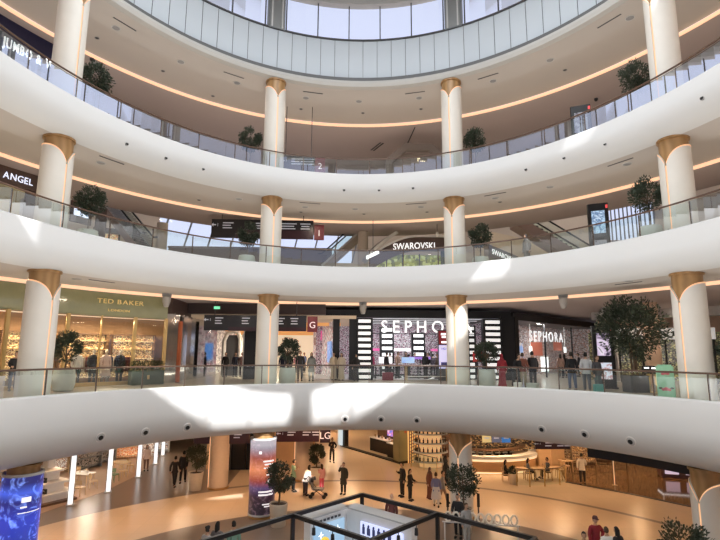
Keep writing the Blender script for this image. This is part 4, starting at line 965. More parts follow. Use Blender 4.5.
# ceiling curve sweeping down left of the arch
sv = MB(); 
for k in range(10):
    u0, u1 = k/10, (k+1)/10
    f = lambda u: Vector((1.1+2.1*u, 21.3+.6*u, 14.0+2.1*u**.7))
    sv.bar(f(u0), f(u1), .9, .22)
struct('trim_13', sv, CREAM, 'cream curved band sweeping up to the arched shop', True)
p = (5.86, 20.50, 16.18); sp_ = thing('pendant_spotlight', 'small white spotlight hanging from the first-floor ceiling right of the arched shop', 'spotlight', (p[0], p[1], 15.55)); MB().lathe([(0, 0), (.09, .02), (.10, .3), (.05, .36), (0, .37)], 14).build('lamp_head', OFFW, sp_, True); MB().tube([(0, 0, .3), (0, 0, .9)], .02, 6).build('stem', DGREY, sp_)
# second jewellery front, receding to the right
s2 = thing('shopfront', 'tilted grey sign band with small SWAROVSKI letters right of the inner right first-floor tree', 'shopfront', (8.75, 18.6, f1), rad(50))
MB().box(2.4, .1, 2.2, 5.2, .3, .8).box(0, .1, .9, .15, .3, 1.8).box(4.9, .1, .9, .15, .3, 1.8).build('frame', mat('grey_header', (.16, .14, .14), .5), s2)
lettering('lettering', 'SWAROVSKI', .48, LETTER, s2, (2.3, -.08, 2.05), depth=.004, width=4.0)
MB().box(2.4, .3, .9, 4.7, .05, 1.8).build('interior', MATS['green_jewels'], s2)
struct('wall_first_right', MB().quad((9.8, 25.5, f1), (17.5, 24.5, f1), (17.5, 24.5, 15.6), (9.8, 25.5, 17.5)), mat('cream_hall_wall', (.72, .60, .46), .6, noise=.04), 'cream wall behind the right-hand escalator')
escalator('escalator with glass sides sloping down to the right of the first floor', (16.56, 21.50, 14.18), (11.47, 21.80, 17.46), 1.4, .8)
struct('trim_14', MB().box(20, 27.5, 16.75, 13, .6, .7), SOFF2, 'upper gallery edge behind the right-hand escalator')
ob = thing('shopfront', 'orange-lit shop on the upper gallery behind the right-hand escalator', 'shopfront', (16.0, 28.5, 17.1), -.2)
MB().box(-1.2, 0, 1.2, .12, .3, 2.5).box(1.2, 0, 1.2, .12, .3, 2.5).box(0, 0, 2.5, 2.5, .3, .3).build('frame', LGREY, ob); MB().box(0, .3, 1.2, 2.3, .1, 2.4).build('interior', MATS['orange_goods'], ob)
dp = thing('dark_poster', 'dark poster board with white line of print hung in the hall on the right', 'poster', (17.5, 27.0, 17.45), -.5)
MB().box(0, 0, .7, 1.5, .1, 1.3, bev=.02).build('board', SIGNBK, dp); MB().box(-.1, -.06, .85, .9, .01, .12).box(-.05, -.06, .55, .6, .01, .08).build('sign_print', INK, dp); MB().tube([(0, .0, 1.3), (0, 0, 3.6)], .02, 6).build('hanger', DGREY, dp)
tp = (12.08, 11.50, 15.19)
totem('black digital totem with a blue screen beside the right first-floor tree', (tp[0], tp[1], f1), -.45, .95, 3.15, art('blue_map', [(0, (.3, .5, .8)), (.45, (.55, .75, .95)), (.55, (.1, .2, .4)), (.65, (.7, .85, 1)), (1, (.2, .3, .6))], 2.2, 1.0), art('grey_map', [(0, (.3, .3, .35)), (.5, (.6, .6, .68)), (.6, (.15, .1, .15)), (1, (.5, .5, .6))], 2.2, .5))
# ------------------------------------------------------------------ second floor
f2 = FZ['S']
tj0 = tW((-15.26, 12.20, 22.57)); jm = thing('shopfront', 'navy shop header with white JUMBO letters, far left of the second floor', 'shopfront')
MB().sweep([(18.9, 21.75), (18.6, 21.75), (18.6, 23.34)], tj0, rad(172), 20).sweep([(18.6, 17.1), (18.6, 21.75)], tj0, tj0+.02, 2).build('header', NAVY, jm)
MB().sweep([(18.65, 17.1), (18.65, 21.75)], tj0+.02, rad(172), 10).build('window_glass', SHOPGLASS, jm)
round_letters('lettering', 'JUMBO & W', .66, mat('letter_bright', (1, 1, 1), .5, emit=(1, 1, 1), es=3.0, noise=0), jm, 18.5, 21.85, tW((-16.48, 9.90, 22.00)), tW((-15.29, 12.15, 22.15)), .005, .02)
for q in (.05, .16, .27): p = ell(18.6, tj0+q); MB().box(p.x, p.y, 19.4, .1, .12, 4.65, inward(tW(p))).build('mullion', BLACK, jm)
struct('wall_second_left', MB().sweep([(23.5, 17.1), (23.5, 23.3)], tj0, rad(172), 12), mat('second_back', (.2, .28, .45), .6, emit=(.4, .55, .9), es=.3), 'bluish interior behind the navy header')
hang_sign('black direction sign with level number 2 hanging over the second floor', -4.3, -2.3, 18, 19.0, 20.0, 23.33, [(-.25, 3, 1), (.05, 3, 1), (.35, 3, 0)], '2', .4)
hx = thing('hexagonal_portal', 'grey hexagonal shop portal with small gold lettering on the second floor', 'portal', (4.75, 21, f2))
pts = [(-1.0, 0, 5.2), (1.0, 0, 5.2), (2.3, 0, 4.0), (2.3, 0, 0), (1.85, 0, 0), (1.85, 0, 3.8), (.8, 0, 4.75), (-.8, 0, 4.75), (-1.85, 0, 3.8), (-1.85, 0, 0), (-2.3, 0, 0), (-2.3, 0, 4.0)]
hm = MB(); o0 = len(pts)
hm.add([(x, -.2, z) for x, y, z in pts]+[(x, .3, z) for x, y, z in pts], [tuple(q for q in f) for f in ((0, 7, 6, 1), (0, 11, 8, 7), (11, 10, 9, 8), (1, 6, 5, 2), (2, 5, 4, 3))]+[tuple(q+12 for q in f[::-1]) for f in ((0, 7, 6, 1), (0, 11, 8, 7), (11, 10, 9, 8), (1, 6, 5, 2), (2, 5, 4, 3))]+[(i, (i+1) % 12, (i+1) % 12+12, i+12) for i in range(12)])
hm.build('frame', mat('portal_grey', (.20, .17, .155), .5), hx)
MB().prism([(-1.85, .2), (1.85, .2), (1.85, .26), (-1.85, .26)], 0, 4.6).build('inner_panel', mat('portal_brown', (.22, .18, .155), .5), hx)
lettering('lettering', 'r...', .55, GLOWARM, hx, (.2, -.02, 3.95), depth=.02); MB().box(.1, .15, 2.6, .7, .1, .5).build('lit_niche', GLOWARM, hx)
tp = (11.41, 11.20, 20.23)
totem('black digital totem seen above the second-floor handrail on the right', (tp[0], tp[1], f2), -.45, .95, 3.15, MATS['grey_map'], MATS['blue_map'])
lg_ = [(-7.6, 21.5, 'violet-lit shop board left of the level 2 sign'), (-5.5, 21.5, 'dark shop board with white dots just left of the level 2 sign')]

# ------------------------------------------------------------------ lowest level
# back walls
LGW = mat('lower_warm_wall', (.70, .46, .26), .6, noise=.06)
struct('wall_lower_centre', MB().quad((-9.6, 24.5, 0), (-2.2, 24.5, 0), (-2.2, 24.5, 3.95), (-9.6, 24.5, 3.95)).quad((-2.2, 24.5, 0), (-3.4, 46, 0), (-3.4, 46, 3.95), (-2.2, 24.5, 3.95)), LGW, 'warm beige wall behind the lowest level columns')
cw = MB(); n = 12
cp_ = [(-9.6-.9*math.sin(i/n*PI/2)*1.0, 24.5+10*i/n) for i in range(n+1)]
for a, b in zip(cp_[:-1], cp_[1:]): cw.quad((*a, 0), (*b, 0), (*b, 3.95), (*a, 3.95))
struct('wall_lower_curve', cw, mat('curved_beige', (.66, .47, .30), .5), 'curved beige wall beside the brown walkway', True)
struct('wall_lower_end', MB().quad((-30, 48, 0), (40, 48, 0), (40, 48, 4), (-30, 48, 4)), goods('lower_far_shops', [(.5, .3, .14), (.2, .1, .05), (.7, .5, .28), (.35, .2, .1)], .9, .35), 'far warm lit end of the lowest level')
# left shop behind a row of glowing pillars
LP = [(-14.52, 16.38, 0.00), (-13.67, 18.86, 0.00), (-13.34, 22.39, 0.00), (-13.61, 26.23, 0.00), (-14.11, 29.28, 0.00)]
LPN = ['nearest, beside the white tiered display', 'second, left of the pale table', 'third, right of the second table', 'fourth, beside the shopper', 'farthest, at the end of the brown walkway']
for i, p in enumerate(LP):
    u = thing('light_pillar', 'glowing white square pillar of the left row, ' + LPN[i], 'light pillar', (p[0], p[1], 0), rad(24), 'glowing pillars')
    MB().box(0, 0, 1.98, .24, .24, 3.84, bev=.02).build('light_box', mat('pillar_glow', (1, 1, 1), .5, emit=(.86, .94, 1), es=1.15, noise=0), u); MB().box(0, 0, .03, .38, .38, .06).build('base', LGREY, u); MB().box(-.125, -.125, 1.98, .03, .03, 3.9).box(.125, -.125, 1.98, .03, .03, 3.9).build('edge', GREY, u)
struct('wall_lower_left', MB().quad((-21, 10, 0), (-23, 36, 0), (-23, 36, 3.95), (-21, 10, 3.95)).quad((-23, 36, 0), (-14, 40, 0), (-14, 40, 3.95), (-23, 36, 3.95)), mat('grey_shop_wall', (.33, .28, .24), .6, noise=.1), 'grey-brown back wall of the left shop on the lowest level')
struct('floor_lower_left', MB().prism([(p[0]-.25, p[1]) for p in LP]+[(-22.9, 34), (-21, 11), (-15.6, 13.5)], 0.002, .012), mat('shop_floor_tan', (.40, .27, .18), .3, noise=.1), 'tan floor of the left shop')
dp_ = (-15.75, 16.77, 0.00)
wd = thing('tiered_display', 'white tiered display with black boxes beside the blue advertising column', 'display', (dp_[0]-.6, dp_[1]+.6, 0), rad(-35))
for q, (w_, z) in enumerate(((2.6, .55), (2.1, 1.05), (1.5, 1.6), (.9, 2.2))): MB().box(0, 0, z-.06, w_, w_*.7, .09, bev=.08).box(0, 0, z-.3, w_*.8, w_*.5, .42, bev=.05).build('tier', OFFW, wd)
MB().box(0, 0, .06, 2.8, 2.0, .12, bev=.05).build('plinth', WALNUT, wd)
for q, (x, y, z) in enumerate(((-.8, -.6, .55), (-.2, -.65, .55), (.4, -.62, .55), (.9, -.5, .55), (-.5, -.4, 1.05), (.2, -.45, 1.05), (.6, -.4, 1.05))):
    u = thing('black_box', 'small black product box on the white tiered display', 'box', (dp_[0]-.6+x*.82+y*.57, dp_[1]+.6-x*.57+y*.82, z-.015), rad(-35), 'black boxes on the tiered display'); MB().box(0, 0, .12, .24, .12, .24, bev=.01).build('carton', BLACK, u); MB().box(0, -.062, .15, .14, .004, .05).build('print', OFFW, u)
def cafe_table(label, p, rz=0, m=None, top=(1.3, .75)):
    t = thing('cafe_table', label, 'table', (p[0], p[1], 0), rz)
    MB().box(0, 0, .73, top[0], top[1], .04, bev=.06).build('table_top', m or OFFW, t)
    for sx in (-1, 1):
        for sy in (-1, 1): MB().tube([(sx*top[0]*.42, sy*top[1]*.4, 0), (sx*top[0]*.42, sy*top[1]*.4, .72)], .022, 6).build('leg', OAK, t)
    return t
def chair(label, p, rz, m=None, group=None):
    t = thing('cafe_chair', label, 'chair', (p[0], p[1], 0), rz, group); mm = m or OAK
    MB().box(0, 0, .45, .44, .44, .05, bev=.07).build('seat', mm, t); MB().sweep
    b = MB()
    for i in range(8):
        a0, a1 = rad(200+140*i/8)-PI*1.5+PI/2*0, rad(200+140*(i+1)/8)-PI*1.5
        p0 = (math.sin(a0)*.24, .06+math.cos(a0)*.2); p1 = (math.sin(a1)*.24, .06+math.cos(a1)*.2)
        b.quad((*p0, .62), (*p1, .62), (*p1, .86), (*p0, .86))
    b.build('backrest', mm, t)
    for sx in (-1, 1):
        for sy in (-1, 1): MB().tube([(sx*.2, sy*.2, 0), (sx*.18, sy*.18, .43)], .018, 6).build('leg', mm, t)
        MB().tube([(sx*.19, .2, .45), (sx*.2, .2, .66)], .016, 6).build('back_post', mm, t)
    return t
BIRCH = mat('birch', (.62, .46, .28), .5, noise=.1); GREENC = mat('chair_green', (.22, .33, .20), .5)
a = (-15.32, 19.99, 0.00); cafe_table('white table with jars between the first two glowing pillars', (a[0]-.5, a[1]+.3), -.3)
for i, (px, py, rz, lb) in enumerate(((80, 497, 2.8, 'birch tub chair in front of the white table by the nearest pillar'), (96, 491, 2.2, 'birch tub chair right of the white table by the nearest pillar'), (80, 484, -.4, 'birch tub chair behind the white table by the nearest pillar'))):
    q = (-14.57, 18.07, 0.00) if i == 0 else (-14.53, 19.53, 0.00) if i == 1 else (-16.37, 21.19, 0.00); chair(lb, (q[0]-.3, q[1]), rz, BIRCH, 'birch chairs in the left shop')
for k, (dx, dy) in enumerate(((-.2, 0), (.1, .1), (.3, -.1))):
    u = thing('jar', 'small white jar on the white table between the glowing pillars', 'jar', (a[0]-.5+dx, a[1]+.3+dy, .752), 0, 'jars on the white table'); MB().lathe([(0, 0), (.06, 0), (.065, .1), (.05, .14), (0, .14)], 12).build('body', OFFW, u, True); MB().lathe([(0, .14), (.045, .14), (.045, .17), (0, .17)], 12).build('lid', GOLD, u, True)
a = (-14.38, 22.95, 0.00); cafe_table('pale wooden table between the second and third glowing pillars', (a[0]-.5, a[1]+.3), -.2, BIRCH)
for i, (q, rz, m, lb) in enumerate((((-14.12, 21.14, 0.00), 2.8, GREENC, 'green chair at the pale table by the second glowing pillar'), ((-13.99, 22.14, 0.00), 2.4, BIRCH, 'birch chair in front of the pale table by the third pillar'), ((-14.20, 23.78, 0.00), 2.0, BIRCH, 'birch chair at the right end of the pale table by the third pillar'))): chair(lb, (q[0]-.2, q[1]), rz, m)
def rack(label, p, rz, w_, h, m, fm=None, n=4, cat='shelf'):
    u = thing('shelf_unit', label, cat, (p[0], p[1], 0), rz)
    MB().box(-w_/2, 0, h/2, .06, .45, h).box(w_/2, 0, h/2, .06, .45, h).box(0, .2, h/2, w_, .04, h).box(0, 0, h-.03, w_+.06, .47, .06).build('frame', fm or OFFW, u)
    for q in range(n): MB().box(0, -.02, .25+q*(h-.35)/n, w_-.04, .42, .04).build('shelf_board', fm or OFFW, u)
    tag(MB().box(0, .07, h/2, w_-.1, .2, h-.3).build('goods', m, u), kind='stuff')
    return u
BLKGOODS = goods('black_goods', [(.3, .26, .22), (.02, .02, .02), (.28, .24, .2), (.4, .35, .3)], 3.0, .12)
WHTGOODS = goods('white_goods', [(.8, .76, .7), (.5, .3, .2), (.9, .88, .84), (.3, .22, .18)], 4.5, .3)
ORGOODS = goods('orange_boxes', [(.75, .28, .10), (.85, .42, .18), (.5, .16, .06), (.9, .7, .5)], 4.5, .35)
rack('long shelf with black wares on the back wall of the left shop', (-17.57, 24.44, 0.00), rad(75), 2.4, 2.6, BLKGOODS, GREY)
rack('shelf of baskets behind the second glowing pillar', (-17.36, 26.65, 0.00), rad(60), 1.5, 2.6, BLKGOODS, GREY)
rack('shelf stacked with orange boxes behind the third glowing pillar', (-16.29, 28.02, 0.00), rad(20), 1.5, 2.9, ORGOODS, OAK)
rack('white shelf of small goods by the fourth glowing pillar', (-15.09, 28.73, 0.00), rad(10), 1.4, 2.6, WHTGOODS)
rack('white shelf near the farthest glowing pillar', (-15.02, 30.70, 0.00), rad(5), 1.8, 2.6, WHTGOODS)
rack('tall cream shelf behind the white tiered display', (-18.95, 23.33, 0.00), rad(60), 1.4, 3.2, WHTGOODS, OAK)
# columns set back, dark portals, signs
for p, lb in (((-7.65, 19.13, 0.00), 'plain beige round column left of the red advertising column, on a lit base'), ((-2.77, 20.37, 0.00), 'plain beige round column behind the shopper in green')):
    u = thing('inner_column', lb, 'column', (p[0], p[1]+(.5 if p[0] < -5 else 1.1), 0)); MB().lathe([(.56, .1), (.56, 3.95)], 36).build('shaft', mat('column_beige', (.64, .50, .38), .5), u, True); MB().lathe([(.5, 0), (.62, 0), (.62, .07), (.57, .1)], 36).build('base_ring', GOLD, u, True); MB().box(-.55, -.14, 2.0, .05, .05, 3.8).build('light_strip', LED, u)
hang_sign('dark maroon sign band hanging left of the red advertising column', -9.2, -5.9, 19.6, 2.5, 3.15, 3.95, [(-.1, 2, 1), (.2, 2, 1)], None, 0, True)
hang_sign('maroon direction sign with letters LG right of the red advertising column', -4.35, -1.75, 19.6, 2.6, 3.3, 3.95, [(-.25, 2, 1), (.1, 2, 1), (.42, 2, 0)], 'LG', 0, True)
ed = thing('lift_doorway', 'dark lift doorway in the warm wall left of the red advertising column', 'doorway', (-6.9, 24.35, 0)); MB().box(-1.05, 0, 1.6, .12, .3, 3.2).box(1.05, 0, 1.6, .12, .3, 3.2).box(0, 0, 3.2, 2.2, .3, .12).build('frame', DGREY, ed); MB().box(-.5, .02, 1.55, .96, .12, 3.1).box(.5, .02, 1.55, .96, .12, 3.1).build('door_leaf', BLACK, ed); MB().box(1.3, -.12, 1.3, .1, .05, .25).build('call_panel', LGREY, ed)
for x, z0, w_, h, lb in ((-9.0, 1.0, .8, 1.5, 'dark framed picture on the warm wall beside the lift doorway'), (-3.2, 1.2, .5, 1.1, 'narrow dark framed picture between the red column and beige column')):
    u = thing('framed_picture', lb, 'picture', (x, 24.42, z0)); MB().box(0, 0, h/2, w_, .08, h).build('frame', WALNUT, u); MB().box(0, -.045, h/2, w_*.75, .01, h*.75).build('print', mat('picture_tan', (.4, .3, .2), .5), u)
u = thing('stone_bin', 'grey stone litter bin near the framed picture', 'bin', (-8.6, 23.0, 0)); MB().lathe([(0, 0), (.30, 0), (.32, .9), (.26, .92), (.24, .7), (0, .7)], 20).build('bin', mat('stone_bin', (.4, .34, .28), .7), u, True); MB().lathe([(.25, .9), (.33, .9), (.33, .96), (.25, .96)], 20).build('rim', GREY, u, True)
# advertising wraps round the two left columns
def ad_wrap(label, t, mt, marks, r=.63, z0=.2, z1=3.62):
    p = ell(13.2, t); w_ = thing('advertising_wrap', label, 'advert', (p.x, p.y, 0), inward(t))
    MB().lathe([(r-.03, z0), (r, z0), (r, z1), (r-.03, z1)], 48).build('lit_screen', mt, w_, True)
    MB().lathe([(r-.05, z0-.08), (r+.02, z0-.08), (r+.02, z0), (r-.05, z0)], 48).build('metal_band', LGREY, w_, True); MB().lathe([(r-.05, z1), (r+.02, z1), (r+.02, z1+.09), (r-.05, z1+.09)], 48).build('metal_band', LGREY, w_, True)
    ink = MB()
    for th, z, L, h in marks:
        k = 6
        for i in range(k):
            a0, a1 = th-L/2+L*i/k, th-L/2+L*(i+1)/k; q = r+.008
            ink.quad((q*math.sin(a0), -q*math.cos(a0), z), (q*math.sin(a1), -q*math.cos(a1), z), (q*math.sin(a1), -q*math.cos(a1), z+h), (q*math.sin(a0), -q*math.cos(a0), z+h))
    ink.build('advert_print', LETTER if False else mat('advert_white', (1, 1, 1), .5, emit=(1, .92, .92), es=.9, noise=0), w_)
    return w_
def wrap_mat(name, low, high, spots, s1=2.4, thr=.5):
    m = bpy.data.materials.new(name); m.use_nodes = True; nt = m.node_tree; b = nt.nodes['Principled BSDF']; L = nt.links.new
    tc = nt.nodes.new('ShaderNodeTexCoord'); sp = nt.nodes.new('ShaderNodeSeparateXYZ'); L(tc.outputs['Object'], sp.inputs[0])
    cr = nt.nodes.new('ShaderNodeValToRGB'); mp = nt.nodes.new('ShaderNodeMapRange'); mp.inputs['From Min'].default_value = .4; mp.inputs['From Max'].default_value = 3.4
    n = nt.nodes.new('ShaderNodeTexNoise'); n.inputs['Scale'].default_value = s1; n.inputs['Detail'].default_value = 5; n.inputs['Distortion'].default_value = 1.5; L(tc.outputs['Object'], n.inputs['Vector'])
    L(sp.outputs['Z'], mp.inputs['Value']); L(mp.outputs['Result'], cr.inputs['Fac'])
    e = cr.color_ramp.elements
    while len(e) < len(low): e.new(.5)
    for i, (p, c) in enumerate(low): e[i].position = p; e[i].color = (*c, 1)
    c2 = nt.nodes.new('ShaderNodeValToRGB'); c2.color_ramp.elements[0].position = thr; c2.color_ramp.elements[0].color = (0, 0, 0, 1); c2.color_ramp.elements[1].position = thr+.2; c2.color_ramp.elements[1].color = (*spots, 1)
    L(n.outputs['Fac'], c2.inputs['Fac'])
    ad = nt.nodes.new('ShaderNodeMix'); ad.data_type = 'RGBA'; ad.blend_type = 'ADD'; ad.inputs['Factor'].default_value = 1; L(cr.outputs['Color'], ad.inputs['A']); L(c2.outputs['Color'], ad.inputs['B'])
    b.inputs['Base Color'].default_value = (.02, .02, .02, 1); b.inputs['Roughness'].default_value = .3
    L(ad.outputs['Result'], b.inputs['Emission Color']); b.inputs['Emission Strength'].default_value = high
    return m
red_w = wrap_mat('red_advert', [(0, (.015, .008, .015)), (.2, (.03, .01, .02)), (.34, (.10, .06, .16)), (.45, (.35, .05, .03)), (.62, (.85, .28, .12)), (.8, (.40, .09, .06)), (.95, (.35, .30, .36)), (1, (.5, .45, .5))], 1.0, (.16, .10, .12), 4, .5)
blue_w = wrap_mat('blue_advert', [(0, (.01, .015, .12)), (.35, (.02, .04, .35)), (.6, (.03, .05, .5)), (.8, (.02, .02, .18)), (.9, (.06, .12, .7)), (1, (.02, .02, .15))], 1.2, (.25, .4, 1.0), 2.6, .52)
ad_wrap('tall red and brown lit advertisement wrapped round the inner left lowest-level column', COLT['left far'], red_w, [(.25, 2.62, .9, .07), (.25, 2.48, .7, .06), (.25, 2.32, .8, .05), (.3, 2.0, .5, .05), (.3, 1.62, .25, .22), (.1, 1.22, 1.2, .07), (.1, 1.08, 1.2, .07), (.2, .66, .8, .05), (.2, .56, .5, .05), (-.45, 3.0, .2, .12)])
ad_wrap('tall deep blue lit advertisement wrapped round the outermost left lowest-level column', COLT['left near'], blue_w, [(-.35, 2.80, .45, .16), (-.45, 2.62, .3, .05), (-.1, 2.45, 1.2, .025)], r=.63)
# corridor shop with tables, olive pillar and lattice
A = Vector((-0.21, 33.11, 0.00)[:2]); B = Vector((3.69, 26.55, 0.00)[:2]); rz = math.atan2((B-A).y, (B-A).x); Lx = (B-A).length
ps = thing('shopfront', 'dark open shop with product tables along the lowest-level corridor', 'shopfront', (A.x, A.y, 0), rz)
MB().box(Lx/2, .0, .04, Lx, .4, .08).box(.3, .1, 1.95, .5, .4, 3.9).box(Lx/2, .1, 3.7, Lx, .4, .5).build('frame', BLACK, ps)
MB().box(.02, -.02, 1.9, .5, .5, 3.6).build('lit_corner_screen', art('corner_screen', [(0, (.6, .7, .75)), (.5, (.8, .88, .9)), (1, (.4, .5, .55))], .8, .9), ps)
MB().box(Lx/2, 4.5, 1.9, Lx+2, .1, 3.8).build('back_panel', mat('dark_shop_back', (.16, .09, .06), .6, noise=.2), ps)
for q in range(6): MB().box(1.0+q*.25, 4.3, 1.9, .14, .05, 1.3).build('hanging_item', mat('tan_leather', (.4, .2, .08), .5), ps)
def world(ps, x, y): c, s = math.cos(rz), math.sin(rz); return (A.x+x*c-y*s, A.y+x*s+y*c)
for i, (x, y, lb) in enumerate(((Lx*.52, 1.4, 'long dark product counter under the bright screen in the corridor shop'), (Lx*.84, 1.0, 'short dark product counter at the right of the corridor shop'))):
    q = world(ps, x, y); u = thing('product_counter', lb, 'counter', (q[0], q[1], 0), rz); w_ = 2.4 if i == 0 else 1.4
    MB().box(0, 0, .5, w_, .8, 1.0, bev=.02).build('cabinet', BLACK, u); MB().box(0, 0, 1.03, w_+.1, .9, .06).build('counter_top', OFFW, u)
    for k in range(5): MB().box(-w_*.4+k*w_*.2, 0, 1.15, .12, .12, .2, bev=.02).build('product', [OAK, BLACK][k % 2], u)
q = world(ps, Lx*.6, 2.2); u = thing('wall_screen', 'bright pink and blue screen above the long counter in the corridor shop', 'screen', (q[0], q[1], 0), rz); MB().box(0, 0, 1.9, 2.0, .12, 1.6, bev=.02).box(0, 0, .55, .3, .1, 1.1).build('housing', BLACK, u); MB().box(0, -.065, 1.9, 1.85, .01, 1.45).build('screen', art('pink_blue', [(0, (.05, .1, .5)), (.42, (.2, .3, .9)), (.52, (.9, .2, .5)), (.62, (.95, .8, .9)), (1, (.1, .05, .4))], 1.5, 1.0), u)
p = (4.16, 26.19, 0.00); u = thing('olive_pillar', 'olive green square pillar with a small red emblem right of the corridor shop', 'pillar', (p[0], p[1]+.3, 0), .5); MB().box(0, 0, 1.97, 1.15, .8, 3.94, bev=.03).build('shaft', mat('olive_paint', (.22, .21, .12), .5, noise=.08), u); MB().ball((0, -.41, 2.2), .12, .015, .12, 12).build('emblem', mat('emblem_red', (.4, .10, .06), .5), u); MB().box(0, 0, .08, 1.2, .86, .16).build('base', BLACK, u)
p = (4.81, 25.19, 0.00); u = thing('lattice_screen', 'tan lattice screen lit from behind, right of the olive pillar', 'screen', (p[0]+.1, p[1]+.6, 0), .5)
MB().box(0, .1, 2.0, .9, .06, 3.8).build('lit_back', mat('amber_panel', (.8, .5, .2), .5, emit=(1, .55, .2), es=.8), u)
lt = MB()
for i in range(5): lt.box(-.4+.2*i, 0, 2.0, .05, .06, 3.8)
for i in range(16): lt.bar((-.42, 0, .2+.23*i), (.42, 0, .43+.23*i), .04)
lt.build('lattice', WALNUT, u)
# shop with bottle shelves, low glass fence
bs = (6.39, 22.19, 0.00)
u = thing('bottle_shelves', 'curved cream shelves holding rows of dark bottles left of the V-capital column', 'shelf', (bs[0]-.4, bs[1]+2.9, 0)); 
for q in range(5): MB().lathe([(0, .35+.62*q), (1.25, .35+.62*q), (1.25, .43+.62*q), (0, .43+.62*q)], 24, sx=1, sy=.7).build('shelf_board', CREAM, u)
MB().lathe([(.8, 0), (.8, 3.6)], 24, sx=1, sy=.7).build('drum', mat('amber_drum', (.7, .45, .22), .5, emit=(1, .6, .28), es=.5), u)
for q in range(4):
    for k in range(11):
        a = -PI*.97+k*PI*.94/10
        b = thing('bottle', 'dark bottle standing on the curved cream shelves', 'bottle', (bs[0]-.4+1.08*math.cos(a), bs[1]+2.9+.75*math.sin(a), .43+.62*q), 0, 'bottles on the curved shelves')
        if q+k == 0: bme = MB().lathe([(0, 0), (.055, 0), (.06, .2), (.02, .28), (.02, .36), (0, .36)], 8).mesh('bottle', mat('bottle_dark', (.03, .015, .01), .2), True)
        link('glass', bme, b)
def fence(label, pts, h=1.0, gate=None):
    t = thing('glass_fence', label, 'fence', (pts[0][0], pts[0][1], 0)); o = Vector((pts[0][0], pts[0][1]))
    L = [Vector(q[:2])-o for q in pts]
    for a, b in zip(L[:-1], L[1:]):
        MB().quad((*a, .08), (*b, .08), (*b, h-.04), (*a, h-.04)).build('glass_panel', RAILGLASS, t)
    MB().tube([(*q, h) for q in L], .025, 6).build('top_rail', BROWNRAIL, t)
    for q in L: MB().box(q.x, q.y, h/2, .05, .05, h).build('post', GOLDM, t)
    return t
fence('low lattice-like fence of the shop left of the V-capital column', [(4.55, 24.87, 0.00), (5.28, 23.78, 0.00), (5.97, 22.75, 0.00)])
# food bar
bc = (9.9, 25.6)
br = thing('bar_counter', 'long curved bar counter with glowing white edge and tan slatted front', 'bar counter', (bc[0], bc[1], 0))
t0, t1 = rad(226), rad(350); R = 3.9
MB().lathe([(R-.1, 0), (R-.1, .95), (R-.45, .95)], 60, t0=t0, t1=t1, sy=.82).build('front', wood('bar_slats', (.50, .28, .12), (.66, .42, .22), .4, 6), br)
MB().lathe([(R+.05, .95), (R+.05, 1.12), (R-.7, 1.12), (R-.7, .95)], 60, t0=t0, t1=t1, sy=.82).build('counter_top', OFFW, br)
MB().lathe([(R-.04, .80), (R-.04, .94)], 60, t0=t0, t1=t1, sy=.82).lathe([(R-.04, .04), (R-.04, .14)], 60, t0=t0, t1=t1, sy=.82).build('light_strip', mat('bar_glow', (1, .85, .6), .5, emit=(1, .74, .42), es=1.0, noise=0), br)
MB().lathe([(R-1.3, 1.35), (R-.9, 1.35), (R-.9, 1.5), (R-1.3, 1.5)], 60, t0=t0, t1=t1, sy=.82).build('upper_shelf', WALNUT, br)
lt_ = thing('menu_letters', 'small white letter panel at the left end of the bar counter', 'sign', (bc[0]-2.2, bc[1]-2.15, 1.12), -.5); MB().box(0, 0, .22, 1.1, .08, .44, bev=.02).build('panel', GLOWW, lt_); MB().box(-.3, -.05, .22, .2, .01, .2).box(0, -.05, .22, .2, .01, .2).box(.3, -.05, .22, .2, .01, .2).build('sign_print', DGREY, lt_)
struct('wall_lower_bar', MB().quad((6.0, 31, 0), (24, 30, 0), (24, 30, 3.95), (6.0, 31, 3.95)), goods('bar_back', [(.05, .03, .02), (.12, .07, .04), (.45, .26, .10), (.03, .02, .02), (.75, .48, .2), (.2, .11, .06)], 1.8, .30, (1, 1, 1.6)), 'dark and amber back bar wall')
for i, (px, c, lb) in enumerate(((497, (.55, .45, .2), 'tan menu board over the bar'), (508, (.08, .10, .16), 'dark menu board over the bar'), (522, (.03, .16, .45), 'bright blue menu board over the bar'))):
    p = [(8.15, 18.5), (8.72, 18.5), (9.29, 18.45)][i]
    u = thing('menu_board', lb, 'menu board', (p[0], p[1], 2.66), .05); MB().box(0, 0, .3, .54, .06, .5, bev=.02).build('panel', mat('board_%d' % i, c, .5, emit=c, es=.8), u); MB().tube([(0, 0, .5), (0, 0, 1.29)], .015, 6).build('hanger', DGREY, u); MB().box(0, -.035, .3, .3, .01, .07).build('sign_print', INK, u)
rnd = random.Random(11)
for i in range(8):          # coffee machines, lamps and stacks on the back counter
    a = rad(218+84*i/7); p = (bc[0]+2.5*math.cos(a), bc[1]+2.0*math.sin(a))
    u = thing('coffee_machine', 'dark coffee machine on the bar, ' + ['leftmost of the row', 'second from the left', 'third from the left', 'fourth, left of the middle', 'fifth, right of the middle', 'third from the right', 'second from the right', 'rightmost of the row'][i], 'coffee machine', (p[0], p[1], 0), a+PI/2)
    MB().box(0, 0, .5, .34, .4, 1.0).box(0, 0, 1.25, .30+.06*rnd.random(), .4, .5+.2*rnd.random(), bev=.06).build('body', BLACK, u); MB().box(0, -.22, 1.2, .4, .06, .1).build('drip_tray', CHROME, u)
